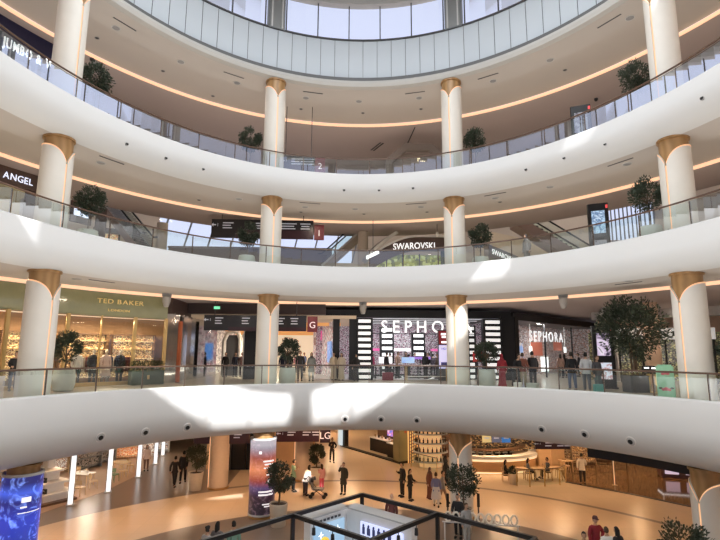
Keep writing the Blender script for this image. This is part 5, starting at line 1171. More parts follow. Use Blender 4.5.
for i, (px, py, lb) in enumerate(((0, 0, 'tan square pillar at the right end of the bar'), (1, 0, 'wide tan pillar among the cafe tables'))):
    p = [(13.69, 23.15, 0.00), (14.84, 23.72, 0.00)][i]; o = MB().box(p[0], p[1]+.8, 1.6, [.9, 1.0][i], .5, 3.2, bev=.04).box(p[0], p[1]+.8, .06, 1.1, .7, .12, bev=.04).build('square_pillar', mat('tan_pillar', (.66, .43, .24), .55)); tag(o, lb, 'pillar')
struct('wall_lower_right', MB().quad((15.5, 29.9, 0), (34, 26, 0), (34, 26, 3.95), (15.5, 29.9, 3.95)).quad((34, 26, 0), (30, 8, 0), (30, 8, 3.95), (34, 26, 3.95)), GOODSL, 'warm lit shelves at the back of the right-hand shop')
for i, (q, w_, lb) in enumerate((((16.74, 26.28, 0.00), 1.4, 'tan shelves of goods behind the seated diners, left one'), ((17.30, 25.58, 0.00), 1.6, 'shelves of goods behind the man in the white shirt'), ((19.02, 26.58, 0.00), 1.8, 'shelves of goods at the back of the shop right of the man in white'), ((20.53, 27.65, 0.00), 2.0, 'clothes shelves far back under the dark bulkhead, right one'))): rack(lb, q, -.25, w_, 2.6, GOODSL, OAK)
hang_sign('small maroon direction sign hanging over the cafe tables on the right', 10.85, 12.9, 18.0, 2.42, 2.86, 3.95, [(-.25, 2, 1), (.1, 2, 1), (.42, 2, 0)], None, 0, True)
# cafe seating behind a curved glass fence
fence('curved glass fence in front of the cafe tables', [(10.22, 19.58, 0.00), (10.92, 19.33, 0.00), (11.87, 19.42, 0.00), (12.94, 19.75, 0.00), (13.64, 20.46, 0.00)])
ct = [((10.94, 20.52, 0.00), 'cafe table by the small green plant'), ((12.06, 20.50, 0.00), 'cafe table between the two seated diners'), ((13.24, 20.72, 0.00), 'cafe table near the right end of the glass fence'), ((14.92, 22.83, 0.00), 'cafe table at the back near the wide tan pillar')]
for p, lb in ct: cafe_table(lb, (p[0], p[1]+.4), .1, OAK, (.8, .7))
for p, rz_, lb in (((9.91, 20.30, 0.00), 1.4, 'wooden cafe chair left of the small green plant'), ((11.53, 20.76, 0.00), 1.3, 'wooden cafe chair under the diner in grey'), ((12.90, 20.98, 0.00), 1.2, 'wooden cafe chair under the second diner'), ((12.76, 21.24, 0.00), -1.5, 'empty wooden cafe chair facing the second diner'), ((13.90, 21.48, 0.00), -1.0, 'empty wooden cafe chair near the fence end'), ((14.79, 22.55, 0.00), .5, 'empty wooden cafe chair behind the man in white')): chair(lb, (p[0], p[1]+.4), rz_, OAK)
tree_at((10.14, 20.06, 0.00), 0, 'stone', 'short bushy plant in white pot next to the seated person in black', seed=21, r=.5, rz_=.4, trunk=.05, n=900); TR[-1].scale = (.6, .6, .62)
# polished dark floor of the right-hand shop and its border
pf = [(13.64, 20.46, 0.00), (16.42, 17.25, 0.00), (18.66, 14.11, 0.00), (19.79, 12.99, 0.00)]
struct('floor_lower_right', MB().prism([(q[0], q[1]) for q in pf]+[(33.8, 10), (33.8, 26), (16.5, 29)], .002, .012), mat('polished_brown', (.15, .075, .032), .08, noise=.25, scale=.8), 'polished brown floor of the right-hand shop')
bd = MB()
for a, b in zip(pf[:-1], pf[1:]): bd.bar((a[0], a[1], .01), (b[0], b[1], .01), .22, .03)
struct('baseboard_right', bd, BLACK, 'dark border strip of the polished shop floor')
gl = MB(); 
struct('trim_15', MB().sweep([(15.4, 3.94), (15.4, 3.1), (15.7, 3.1), (15.7, 3.94)], ell_t(*(13.65, 8.18, 3.37)[:2]), ell_t(*(11.12, 12.23, 3.50)[:2]), 12), BLACK, 'black shop bulkhead under the right part of the fascia')
kp = (21.72, 21.56, 0.00)
ck = thing('cosmetics_counter', 'pink and white lit cosmetics counter on the polished floor at right', 'counter', (kp[0], kp[1], 0), -.3)
MB().box(0, 0, .5, 2.4, 1.0, 1.0, bev=.05).build('cabinet', mat('counter_dark', (.10, .05, .05), .3), ck); MB().box(-.6, -.52, .55, .8, .04, .6).box(.6, -.52, .55, .8, .04, .6).build('lit_panel', mat('lilac_glow', (.6, .5, .6), .5, emit=(.9, .75, .95), es=.6, noise=0), ck); MB().box(0, 0, 1.03, 2.5, 1.1, .06, bev=.05).build('counter_top', GLOWW, ck); MB().box(-1.0, .2, 1.6, .08, .08, 1.1).box(1.0, .2, 1.6, .08, .08, 1.1).box(0, .2, 2.15, 2.2, .3, .2).build('canopy', OFFW, ck)
lp = (16.06, 18.97, 0.00); u = thing('reflection_streak', 'slender glowing streak standing in for a light reflection on the polished floor', 'reflection', (lp[0]+.2, lp[1]+.6, 0)); MB().lathe([(.025, 0), (.025, 3.9)], 10).build('pole', mat('reflection_glow', (.8, .6, .4), .4, emit=(1, .7, .4), es=.5, noise=0), u); MB().lathe([(0, 0), (.16, 0), (.16, .03), (0, .03)], 16).build('base', GOLDM, u)  # no real lamp: a light reflection on the glossy floor, shaped as a glowing stick
# ------------------------------------------------------------------ kiosk in a black steel frame, in the middle of the floor
KX, KY, KZ = .22, 2.48, 2.86
S = 3.42/math.sqrt(2)*1.0
kf = thing('steel_pergola', 'black steel cube frame over the kiosk in the middle of the floor', 'pergola', (KX, KY, 0))
n0 = Vector((0, 4.5, KZ)); e1 = Vector((-2.27, -2.27, 0)); e2 = Vector((2.27, -2.27, 0))
gp = lambda i, j: n0+e1*i+e2*j
for i in range(3):
    MB().bar(gp(i, 0), gp(i, 2), .10, .12).build('beam', BLACK, kf); MB().bar(gp(0, i), gp(2, i), .10, .12).build('beam', BLACK, kf)
for i in range(3):
    for j in range(3):
        if (i, j) in ((1, 1),): continue
        q = gp(i, j); MB().box(q.x, q.y, KZ/2, .10, .10, KZ, PI/4).build('post', BLACK, kf)
kb = thing('kiosk_booth', 'white kiosk booth with blue picture walls inside the black frame', 'kiosk', (KX, KY, 0))
h = 2.58
def kw(a, b, z0, z1, t=.3): # wall between plan points a, b
    a, b = Vector(a), Vector(b); d = (b-a).normalized(); nrm = Vector((-d.y, d.x))*t/2
    m = MB(); return m.prism([(a-nrm)[:], (b-nrm)[:], (b+nrm)[:], (a+nrm)[:]], z0, z1)
cF = Vector((-.55, 4.05)); cL = cF+Vector((-1.3, -1.3)); cR = cF+Vector((2.05, -2.05))
KWH = mat('kiosk_white', (.74, .74, .74), .4)
kw(cF, cL, 0, h).build('wall_panel', KWH, kb); kw(cF, cR, 0, h).build('wall_panel', KWH, kb)
kw(cF+Vector((.1, .1)), cR+Vector((.1, .1)), h, h+.05, .55).build('top_slab', mat('kiosk_grey', (.42, .43, .44), .4), kb); kw(cF+Vector((-.05, .1)), cL+Vector((-.05, .1)), h, h+.05, .5).build('top_slab', MATS['kiosk_grey'], kb)
pl = kw(cF+Vector((-.1, -.40)), cL+Vector((.22, -.08)), .9, 2.36, .04).build('blue_picture', art('kiosk_blue', [(0, (.25, .5, .8)), (.5, (.45, .7, .95)), (1, (.8, .92, 1))], .8, .85), kb)
pr_ = kw(cF+Vector((.45, -.75)), cR+Vector((-.35, .05)), .9, 2.34, .04).build('figure_picture', mat('kiosk_lilac', (.6, .65, .95), .4, emit=(.68, .74, 1), es=.8, noise=.03), kb)
d = (cL-cF).normalized(); nn = Vector((-d.y, d.x))*-1
if nn.y > 0: nn = -nn
for k, (u_, z) in enumerate(((.35, 2.1), (.5, 1.65), (.75, 2.2), (.85, 1.45), (1.15, 2.05), (1.3, 1.6), (1.45, 1.3))):
    q = cF+Vector((-.1, -.40))+d*u_*.95+nn*.03; s_ = .13; st = MB()
    for dz, dx in ((1, 0), (-1, 0), (0, 1), (0, -1)):
        st.add([(q.x+d.x*dx*s_, q.y+d.y*dx*s_, z+dz*s_), (q.x+d.x*(.03 if dz else 0), q.y+d.y*(.03 if dz else 0), z+(.03 if dx else 0)), (q.x-d.x*(.03 if dz else 0), q.y-d.y*(.03 if dz else 0), z-(.03 if dx else 0))], [(0, 1, 2)])
    st.build('star_print', GLOWW, kb)
q = cF+Vector((-.1, -.40))+d*.95+nn*.04; MB().ball((q.x, q.y, 1.85), .17, .17, .13, 12).build('yellow_oval', mat('yellow', (.75, .5, .05), .5, emit=(.9, .6, .05), es=.5), kb)
lt2 = MB(); q0 = cF+Vector((-.05, -.26)); 
for k in range(7): q = q0+d*(.35+.17*k)+nn*.0; lt2.box(q.x+nn.x*.05, q.y+nn.y*.05, 2.47, .1, .02, .07, math.atan2(d.y, d.x))
lt2.build('sign_print', DGREY, kb)
d2 = (cR-cF).normalized(); n2 = Vector((d2.y, -d2.x)); n2 = n2 if n2.y < 0 else -n2
fg = MB()
for r_ in range(3):
    for k in range(6):
        q = cF+Vector((.45, -.75))+d2*(.15+.22*k)+n2*.03; z = 2.12-.36*r_
        fg.ball((q.x, q.y, z+.13), .04, .04, .05, 6).box(q.x, q.y, z-.03, .10+.03*(k % 2), .02, .22, math.atan2(d2.y, d2.x))
fg.build('figure_print', mat('ink_blue', (.05, .06, .22), .5), kb)
ktb = thing('kiosk_counter', 'pale round-cornered counter inside the kiosk, near edge of the frame', 'counter', (KX+.0, KY+1.0, 0)); MB().box(0, 0, .45, 1.9, 1.9, .9, PI/4, bev=.4).build('cabinet', KWH, ktb); MB().box(0, 0, .93, 2.1, 2.1, .06, PI/4, bev=.45).build('counter_top', OFFW, ktb)
struct('floor_kiosk', MB().prism([(KX, KY+4.4), (KX-4.4, KY), (KX, KY-4.4), (KX+4.4, KY)], .002, .02), mat('kiosk_floor', (.55, .55, .56), .3), 'pale grey carpet under the kiosk frame')
for k, (i, j, lb) in enumerate(((.35, 1, 'right arm, near the far post'), (.62, 1, 'right arm, middle'), (.85, 1, 'right arm, near the left post'), (1, .30, 'left arm, near the right post'), (1, .55, 'left arm, middle'), (1, .8, 'left arm, near the far post'))):
    q = gp(*( (j, i) if False else (i, j))); u = thing('track_spotlight', 'small black spotlight under the kiosk frame beams, ' + lb, 'spotlight', (KX+q.x, KY+q.y, KZ-.36), 0, 'kiosk spotlights'); MB().lathe([(0, 0), (.055, 0), (.06, .02), (.05, .2), (0, .22)], 12).build('lamp_head', BLKPL, u, True); MB().tube([(0, 0, .18), (0, 0, .31)], .015, 6).build('stem', BLKPL, u)
# white decorative letters on a rail
dl = (5.29, 9.99, 0.00)
wr = thing('letter_rail', 'row of white looped decorative letters on a low stand at bottom right of the kiosk', 'sign', (dl[0]+.1, dl[1]+.3, 0), -.22)
lm = MB()
for k in range(9):
    x = -1.35+.34*k; lm.tube([(x+.13*math.cos(a), 0, 1.02+.19*math.sin(a)) for a in [2*PI*i/10 for i in range(11)]], .042, 6, caps=False)
lm.build('loop_letters', mat('letter_cream', (.72, .68, .6), .5), wr)
MB().tube([(-1.6, 0, .8), (1.6, 0, .8)], .03, 6).build('rail', LGREY, wr)
for x in (-1.5, 1.5): MB().tube([(x, 0, 0), (x, 0, .8)], .03, 8).build('post', LGREY, wr)
for p, lb in (((4.59, 12.86, 0.00), 'slim black queue post left of the V-capital column'), ((6.05, 12.82, 0.00), 'slim black queue post right of the V-capital column')):
    u = thing('queue_post', lb, 'post', (p[0], p[1]+.2, 0)); MB().lathe([(0, 0), (.17, 0), (.17, .02), (.04, .05), (.04, 1.3), (0, 1.3)], 14).build('pole', DGREY, u, True); MB().box(0, -.03, 1.0, .13, .03, .6).build('panel', BLACK, u)

# ------------------------------------------------------------------ people
Bk = (.012, .012, .014); Nv = (.02, .025, .05); Wt = (.75, .73, .70); Gy = (.25, .26, .27); Jean = (.05, .08, .15)
def at0(p, rz, label, **k): return person(label, (p[0], p[1], k.pop('z', 0.0)), rz, **k)
at0((-10.28, 19.86, 0.00), PI-.1, 'man in black walking away on the brown walkway, left of a pair', top=Bk, bottom=Bk, h=1.72, step=.7, la='back', ra='swing')
at0((-10.06, 20.79, 0.00), PI+.1, 'taller person in black walking away on the brown walkway, right of a pair', top=Bk, bottom=Bk, h=1.85, step=-.6, la='swing', ra='back')
at0((-13.47, 24.06, 0.00), .6, 'person in pale pink shirt standing by the fourth glowing pillar', top=(.65, .5, .45), bottom=(.15, .08, .06), cut='long', h=1.66)
at0((-3.16, 18.59, 0.00), PI*.62, 'man in pale green shirt and black trousers looking at his phone', top=(.32, .50, .34), bottom=Bk, sleeve='short', la='phone', ra='phone', h=1.75, skin='light')
at0((-2.42, 17.75, 0.00), PI*.75, 'woman in black and white striped top bending over a pushchair', top=Wt, bottom=(.05, .04, .05), lean=.5, la='fwd', ra='fwd', cut='long', h=1.64)
at0((-1.54, 18.98, 0.00), PI*1.2, 'girl in pink top and bright pink trousers beside the olive tree', top=(.62, .30, .30), bottom=(.75, .12, .18), cut='long', h=1.42, hair='brown', la='phone')
at0((-0.28, 17.99, 0.00), -.5, 'person in long dark green coat standing in the middle of the lowest level', coat=(.03, .032, .025), bottom=Bk, ra='ear', h=1.70, hair='brown')
at0((-1.01, 26.47, 0.00), .15, 'person in black walking towards us far down the lowest-level corridor', top=Bk, bottom=Bk, step=.6, la='hip', ra='phone', cut='short', h=1.72)
at0((2.99, 17.40, 0.00), -1.2, 'man in black looking at his phone, left of a pair by the kiosk', top=Bk, bottom=Bk, ra='phone', la='down', h=1.80)
at0((3.30, 16.63, 0.00), 1.0, 'shorter person in black on the right of a pair by the kiosk', top=Bk, bottom=Bk, la='fwd', ra='fwd', h=1.62, cut='long')
q = (1.75, 11.47, 1.58); at0(q, PI*.9, 'bald man in dark red shirt half hidden behind the kiosk frame', top=(.12, .04, .04), bottom=Bk, cut='bald', skin='light', h=1.70)
at0((4.45, 16.97, 0.00), .8, 'woman in rust brown dress on the left of a walking group', robe=(.14, .05, .035), scarf=(.08, .035, .03), h=1.62)
at0((4.52, 15.51, 0.00), PI-.2, 'woman in blue top and long white skirt in the middle of a walking group', top=(.18, .20, .36), skirt=(.62, .58, .55), bottom=(.6, .56, .52), cut='short', hair='brown', h=1.68, step=.5, la='swing')
at0((4.97, 16.03, 0.00), 1.3, 'person in grey shirt and shorts striding on the right of a walking group', top=(.28, .28, .27), bottom=(.35, .24, .18), sleeve='short', step=.9, la='swing', ra='back', h=1.66)
at0((5.92, 19.69, 0.00), 1.45, 'woman in black robe and headscarf striding right in front of the bottle shelves', robe=Bk, scarf=Bk, step=.8, la='swing', ra='back', h=1.72)
at0((4.61, 11.04, 0.00), -.5, 'man in black standing beside the V-capital column, facing the kiosk', top=Bk, bottom=Bk, la='fwd', ra='fwd', h=1.78)
at0((4.74, 10.12, 0.00), .4, 'person in grey hoodie and grey trousers behind the white looped letters', top=(.30, .30, .30), bottom=(.32, .31, .29), h=1.66, hair='brown')
at0((14.41, 19.83, 0.00), PI*.85, 'man in white shirt and black trousers standing at the edge of the polished floor', top=(.78, .70, .58), bottom=Bk, step=-.7, la='down', ra='fwd', h=1.80)
def seated(p, rz, lb, **k): return person(lb, (p[0], p[1]+.4, 0.0), rz, sit=True, **k)
seated((9.91, 20.30, 0.00), 1.3, 'person in black sitting beside the small green plant', top=Bk, bottom=Bk, la='fwd', ra='fwd', cut='long')
seated((11.53, 20.76, 0.00), 1.3, 'diner in grey sitting at a table behind the glass fence', top=(.16, .17, .19), bottom=Bk, la='fwd', ra='fwd', cut='long')
seated((12.90, 20.98, 0.00), -1.6, 'second diner in dark clothes sitting nearer the wide tan pillar', top=(.05, .06, .08), bottom=Bk, la='fwd', ra='phone')
def head_at(px, py, lb, rz, zh=1.58, **k): pass
for p, lb, rz, k in (((7.97, 6.43, 1.58), 'man with dark hair at the left of a group of four, bottom right', -.2, dict(top=Nv, bottom=Bk)),
                     ((9.06, 7.76, 1.62), 'man in dark red jacket, tallest of a group of four, bottom right', .1, dict(top=(.25, .02, .03), bottom=Gy, skin='light', hair='brown', h=1.8, extra='cap', la='hip')),
                     ((9.02, 6.86, 1.56), 'person in white top within a group of four, bottom right', PI, dict(top=Wt, bottom=Jean, hair='brown')),
                     ((9.40, 6.85, 1.56), 'woman with long dark hair in black at the right of a group of four', PI+.4, dict(top=Bk, bottom=Bk, cut='long')),
                     ((-5.29, 7.40, 1.56), 'woman with dark bun in grey patterned top, left of three at bottom left', PI*.8, dict(top=(.30, .28, .27), bottom=Bk, cut='bun')),
                     ((-5.04, 7.84, 1.62), 'woman with long black hair in patterned top, middle of three at bottom left', PI*.9, dict(top=(.12, .11, .11), bottom=Bk, cut='long')),
                     ((-4.45, 7.90, 1.56), 'person in green floral shirt, right of three at bottom left', PI*1.2, dict(top=(.16, .30, .24), bottom=Bk))):
    person(lb, (p[0], p[1], 0), rz, **k)
p = (-2.19, 17.44, 0.00); pc = thing('pushchair', 'dark pushchair with grey seat pushed by the woman in stripes', 'pushchair', (p[0]+.5, p[1]-.05, 0), 1.4)
MB().prism([(-.22, -.3), (.22, -.3), (.22, .25), (-.22, .25)], .42, .5).add([(-.22, .25, .45), (.22, .25, .45), (.22, .42, 1.0), (-.22, .42, 1.0), (-.22, .31, .45), (.22, .31, .45), (.22, .48, 1.0), (-.22, .48, 1.0)], [(0, 1, 2, 3), (7, 6, 5, 4), (0, 4, 5, 1), (1, 5, 6, 2), (2, 6, 7, 3), (3, 7, 4, 0)]).build('seat', fabric((.22, .22, .23)), pc)
for sx in (-1, 1):
    MB().tube([(.25*sx, .62, 1.05), (.25*sx, .2, .5), (.25*sx, -.38, .12)], .015, 6).tube([(.25*sx, -.1, .5), (.25*sx, .36, .12)], .015, 6).build('frame', BLACK, pc)
    for y in (-.38, .36): MB().lathe([(.06, -.02), (.11, -.02), (.11, .02), (.06, .02), (.06, -.02)], 14).mesh; w_ = MB(); w_.tube([(.25*sx-.02, y, .11), (.25*sx+.02, y, .11)], .11, 12); w_.build('wheel', BLACK, pc)
MB().tube([(-.25, .62, 1.05), (.25, .62, 1.05)], .018, 6).build('handle', BLACK, pc)
MB().lathe([(.30, 0), (.25, .14), (.12, .24), (0, .27)], 12, 0, .2, .85, t0=0, t1=PI).build('hood', fabric((.03, .03, .035)), pc)
# ground-floor gallery
g = FZ['G']; NR = ell(13.0, 0)
def gal(px, a, lb, rz, **k):
    p = k.pop('p'); person(lb, (p[0], p[1], g), rz, **k)
gal(0, 0, 'person in long red hooded coat seen from behind at the ground-floor railing', PI, p=(7.71, 13.82, 6.25), robe=(.28, .02, .03), scarf=(.28, .02, .03), h=1.66)
gal(0, 0, 'person in black leaning on the ground-floor railing beside the one in red', .5, p=(8.16, 13.05, 6.30), top=Bk, bottom=Bk, lean=.35, step=.5, la='fwd', ra='fwd', h=1.7)
gal(0, 0, 'person in brown jacket and khaki trousers on the ground-floor gallery', PI-.4, p=(8.75, 13.70, 6.26), top=(.20, .07, .05), bottom=(.28, .24, .15), h=1.74, hair='brown')
gal(0, 0, 'man in black with backpack standing right of the one in brown', PI, p=(9.30, 13.79, 6.26), top=Bk, bottom=Bk, h=1.82, extra='backpack')
gal(0, 0, 'man in black top and blue jeans facing the right cosmetics window', PI, p=(10.30, 11.54, 6.31), top=Bk, bottom=Jean, h=1.78, step=.3)
gal(0, 0, 'man in pale grey shirt and dark jeans standing left of the black totem', PI-.3, p=(10.63, 10.81, 6.31), top=(.45, .46, .48), bottom=(.06, .07, .09), h=1.76)
gal(0, 0, 'woman in dark top holding a teal bag in front of the black totem', .3, p=(10.93, 10.41, 6.30), top=(.05, .05, .06), bottom=(.05, .09, .09), h=1.62, cut='long', hair='brown')
p = (10.69, 9.92, 6.33); u = thing('shopping_bag', 'teal shopping bag at the railing in front of the black totem', 'bag', (p[0], p[1], g)); MB().box(0, 0, .21, .42, .2, .42, bev=.02).build('bag', mat('teal', (.05, .25, .23), .6), u); MB().tube([(-.1, 0, .42), (-.08, 0, .56), (.08, 0, .56), (.1, 0, .42)], .012, 6).build('handle', BLACK, u)
p = (6.73, 13.56, 6.36); u = thing('round_sign', 'small dark stand with a red and white round emblem by the right inner column', 'sign', ((6.83, 15.20, 6.27)[0], (6.83, 15.20, 6.27)[1], g)); MB().box(0, 0, .8, .06, .06, 1.6).box(0, 0, .02, .4, .3, .04).build('post', BLACK, u); MB().box(0, -.04, 1.55, .5, .05, .55, bev=.15).build('panel', mat('sign_red2', (.4, .03, .03), .5, emit=(.7, .05, .05), es=.3), u); MB().ball((0, -.07, 1.5), .14, .01, .11, 10).build('emblem', GLOWW, u)
p = (8.36, 11.43, 6.31); 
for px, lb in ((532, 'pale sage cube seat behind the glass below the man with the backpack'), (517, 'small white cube seat behind the glass below the leaning person')):
    q = [(8.31, 11.32, 6.32), (7.78, 11.80, 6.29)][0 if px == 532 else 1]; u = thing('cube_seat', lb, 'stool', (q[0], q[1], g), inward(ell_t(q[0], q[1]))); MB().box(0, 0, .2, .5 if px == 532 else .3, .4, .36, bev=.05).build('seat', POTG if px == 532 else OFFW, u); MB().box(0, 0, .015, .4 if px == 532 else .25, .3, .03).build('base', DGREY, u)
# corridor walkers and shoppers
for i, (x, y, rz, k, lb) in enumerate(((-3.0, 19.6, .2, dict(top=Bk, bottom=Bk, h=1.8), 'person in black left of a couple under the level G sign'), (-2.3, 19.5, .1, dict(coat=(.12, .13, .13), bottom=Gy, h=1.7, scarf=(.06, .06, .06)), 'woman in grey coat right of a couple under the level G sign'),
        (-.95, 20.6, .3, dict(robe=(.50, .43, .33), cut='short', h=1.72), 'woman in beige robe, left of two beside the banded pillar'), (-.45, 20.3, -.2, dict(robe=(.52, .46, .37), hair='black', cut='long', h=1.70), 'woman in cream robe, right of two beside the banded pillar'), (.45, 19.8, .1, dict(robe=Bk, scarf=Bk, h=1.62), 'woman in black robe just left of the banded pillar'),
        (-4.6, 24.5, .1, dict(top=Nv, bottom=Bk), 'shopper in navy deeper in the corridor'), (-3.9, 29, PI, dict(top=(.5, .2, .25), bottom=Bk), 'shopper in pink far down the corridor'), (-5.2, 31, 0, dict(top=Wt, bottom=Bk), 'shopper in white far down the corridor'),
        (-8.6, 24.5, 0, dict(top=Bk, bottom=Bk), 'shopper in black before the mirrored wall, left of three'), (-8.0, 25, 0, dict(top=Nv, bottom=Bk), 'shopper in navy before the mirrored wall, middle of three'), (-7.5, 24.8, .3, dict(top=(.1, .05, .05), bottom=Bk), 'shopper in dark red before the black pillar, right of three'))):
    person(lb, (x, y, g), rz, **k)
rnd = random.Random(5)
sx_ = [1.75, 2.6, 3.6, 4.3, 5.0, 5.55, 6.9, 7.4]; lbs = ['by the pink shelf at the left of the cosmetics shop', 'holding a red bag near the left banded pillar', 'just left of the lit table sign', 'behind the lit table sign', 'at the centre of the shop entrance', 'right of the centre of the shop entrance', 'left of the HD SKIN poster', 'partly hidden by the HD SKIN poster']
cl = [(.25, .03, .08), Bk, (.3, .2, .15), Bk, Nv, Bk, Bk, (.12, .1, .1)]
for i, x in enumerate(sx_): person('shopper in %s clothes %s' % (('wine red', 'black', 'brown', 'black', 'navy', 'black', 'black', 'grey')[i], lbs[i]), (x, [24.4, 22.2, 24.2, 24.9, 25.4, 23.9, 24.6, 24.2][i], g), rnd.uniform(-3, 3), top=cl[i], bottom=Bk, h=rnd.uniform(1.6, 1.82), cut=rnd.choice(['short', 'long']))
for i, (x, y, c, lb) in enumerate(((15.4, 24.2, (.45, .3, .25), 'shopper in tan before the second cosmetics window, left of two'), (16.0, 24.9, Bk, 'shopper in black before the second cosmetics window, right of two'))): person(lb, (x, y, g), PI, top=c, bottom=Bk, cut='long')
for i, (x, y, c, h_, lb) in enumerate(((3.2, 25.6, Bk, 1.7, 'shopper in black behind the left banded pillar of the cosmetics shop'), (4.7, 26.4, (.2, .05, .1), 1.65, 'shopper in plum deep in the cosmetics shop'), (5.9, 24.6, Bk, 1.75, 'shopper in black near the violet shelf, left of two'), (6.3, 25.2, (.08, .07, .09), 1.66, 'shopper in charcoal near the violet shelf, right of two'), (5.3, 22.6, Bk, 1.8, 'tall shopper in black at the gold-framed glass table'), (6.2, 22.9, (.14, .1, .08), 1.68, 'shopper in brown at the right end of the gold-framed glass table'), (12.6, 22.3, (.3, .28, .26), 1.7, 'shopper in grey at the left end of the second cosmetics window'), (17.9, 26.6, Bk, 1.76, 'shopper in black at the right end of the second cosmetics window'))):
    person(lb, (x, y, g), rnd.uniform(-3, 3), top=c, bottom=Bk, h=h_, cut=rnd.choice(['short', 'long']))
for i, (x, y, c, h_, lb) in enumerate(((-4.3, 27.0, Bk, 1.75, 'shopper in black in the corridor, nearest of the far walkers'), (-5.3, 36, (.3, .1, .1), 1.7, 'shopper in red far down the corridor'), (-6.0, 39, Bk, 1.7, 'shopper in black farthest down the corridor'), (-3.6, 33, (.1, .12, .2), 1.72, 'shopper in blue far down the corridor by the side window'))):
    person(lb, (x, y, g), rnd.uniform(-3, 3), top=c, bottom=Bk, h=h_)
# shop-window mannequins
MAN = mat('mannequin_plaster', (.72, .62, .50), .5)
def mannequin(p, lb, **k): person(lb, (p[0], p[1], g), inward(ell_t(p[0], p[1])), skin=MAN, name='mannequin', cat='mannequin', cut='bald', group='shop-window mannequins', h=1.82, **k)
mannequin((-14.02, 14.71, 6.25), 'mannequin in white top and black trousers in the clothing shop window, leftmost', top=Wt, bottom=Bk)
mannequin((-13.51, 15.33, 6.21), 'mannequin in dark suit in the clothing shop window, second from the left', coat=(.03, .03, .035), bottom=(.03, .03, .035))
mannequin((-13.07, 15.82, 6.19), 'mannequin in pale pink dress in the clothing shop window', top=(.70, .52, .45), skirt=(.70, .52, .45), bottom=(.3, .25, .2))
mannequin((-12.56, 16.36, 6.16), 'mannequin in black coat in the clothing shop window, rightmost', coat=Bk, bottom=Bk)
p = (-14.81, 10.92, 6.38); person('person in dark jacket at the far left behind the ground-floor railing', (p[0], p[1], g), .8, top=Bk, bottom=Nv, lean=.3, la='fwd', ra='fwd')
p = (8.63, 12.06, 12.62); person('woman in grey robe standing alone on the first-floor gallery', (p[0], p[1], FZ['F']), -1.2, robe=(.16, .14, .13), scarf=(.10, .09, .09), h=1.66)
for i, (px, c, lb) in enumerate(((86, Wt, 'distant person in white on the hall gallery'), (0, (.3, .5, .2), 'distant person in green on the hall gallery'))):
    pass
# bag near the banded pillar of the cosmetics shop
u = thing('shopping_bag', 'wine red shopping bag on the floor in the cosmetics shop entrance', 'bag', (2.55, 21.0, g)); MB().prism([(-.35, -.12), (.35, -.12), (.35, .12), (-.35, .12)], 0, .5).build('bag', mat('wine', (.2, .02, .05), .6), u); MB().tube([(-.15, 0, .5), (-.12, 0, .68), (.12, 0, .68), (.15, 0, .5)], .012, 6).build('handle', BLACK, u)
tb = thing('entrance_table', 'gold-framed glass table at the front of the cosmetics shop', 'table', (5.0, 20.9, g)); MB().box(0, 0, .95, 2.6, .8, .04).box(0, 0, .25, 2.5, .7, .03).build('table_top', OFFW, tb)
for sx in (-1, 1):
    for sy in (-1, 1): MB().box(1.27*sx, .37*sy, .48, .05, .05, .96).build('leg', GOLDM, tb)
# ------------------------------------------------------------------ ceiling and fascia fittings
def slot(p, L, rz, z, lb, grp):
    o = thing('ceiling_slot', lb, 'air slot', (p[0], p[1], z-.012), rz, grp); MB().box(0, 0, 0, L, .05, .02).build('grille', DGREY, o); MB().box(0, .035, .002, L+.02, .02, .016).build('rim', GREY, o)
def speaker(p, z, lb, grp):
    o = thing('ceiling_speaker', lb, 'ceiling speaker', (p[0], p[1], z-.02), 0, grp); MB().lathe([(0, 0), (.14, 0), (.17, .015), (.17, .02)], 20).build('grille', GREY, o); MB().lathe([(.17, .0), (.20, .0), (.20, .02), (.17, .02)], 20).build('rim', LGREY, o)
CEIL = {'second': 22.83, 'first': 16.07, 'ground': 10.83}
C2 = [(-10.72, 9.48, 22.83), (-6.55, 13.59, 22.83), (-2.32, 15.24, 22.83), (3.60, 14.92, 22.83), (7.31, 12.96, 22.83), (11.44, 8.12, 22.83)]
C1 = [(-10.58, 9.10, 16.07), (-2.34, 14.94, 16.07), (3.54, 14.68, 16.07), (7.37, 12.76, 16.07), (11.38, 8.07, 16.07)]
CG = [(-10.73, 9.51, 10.83), (11.45, 8.34, 10.83)]
WH2 = ['far left, beyond the left column', 'left of the inner left column', 'just right of the inner left column', 'just left of the inner right column', 'right of the inner right column', 'far right by the right column']
def where(p): return ('far left', 'left of the inner left column', 'between the inner columns, left', 'between the inner columns, right', 'right of the inner right column', 'far right')[0 if p[0] < -8 else 1 if p[0] < -4.6 else 2 if p[0] < .6 else 3 if p[0] < 5.6 else 4 if p[0] < 9 else 5]
for lst, z, nm in ((C2, 22.83, 'second'), (C1, 16.07, 'first'), (CG, 10.83, 'ground')):
    for p in lst: slot(p, 1.15, inward(ell_t(p[0], p[1])), z, 'thin dark air slot in the %s-floor ceiling, %s' % (nm, where(p)), 'ceiling air slots')
S2 = [(-11.26, 9.80, 22.83), (-9.07, 12.48, 22.83), (-6.54, 14.42, 22.83), (-2.77, 15.91, 22.83), (0.40, 16.16, 22.83), (3.94, 15.55, 22.83), (7.74, 13.45, 22.83), (10.05, 11.29, 22.83), (12.27, 7.87, 22.83)]
S1 = [(-11.22, 9.49, 16.07), (-6.14, 14.44, 16.07), (-2.66, 15.74, 16.07), (0.20, 15.97, 16.07), (3.92, 15.33, 16.07), (7.58, 13.43, 16.07), (9.75, 11.49, 16.07), (11.81, 8.28, 16.07)]
SG = [(-11.51, 8.98, 10.83), (11.16, 7.77, 10.83)]
seen = {}
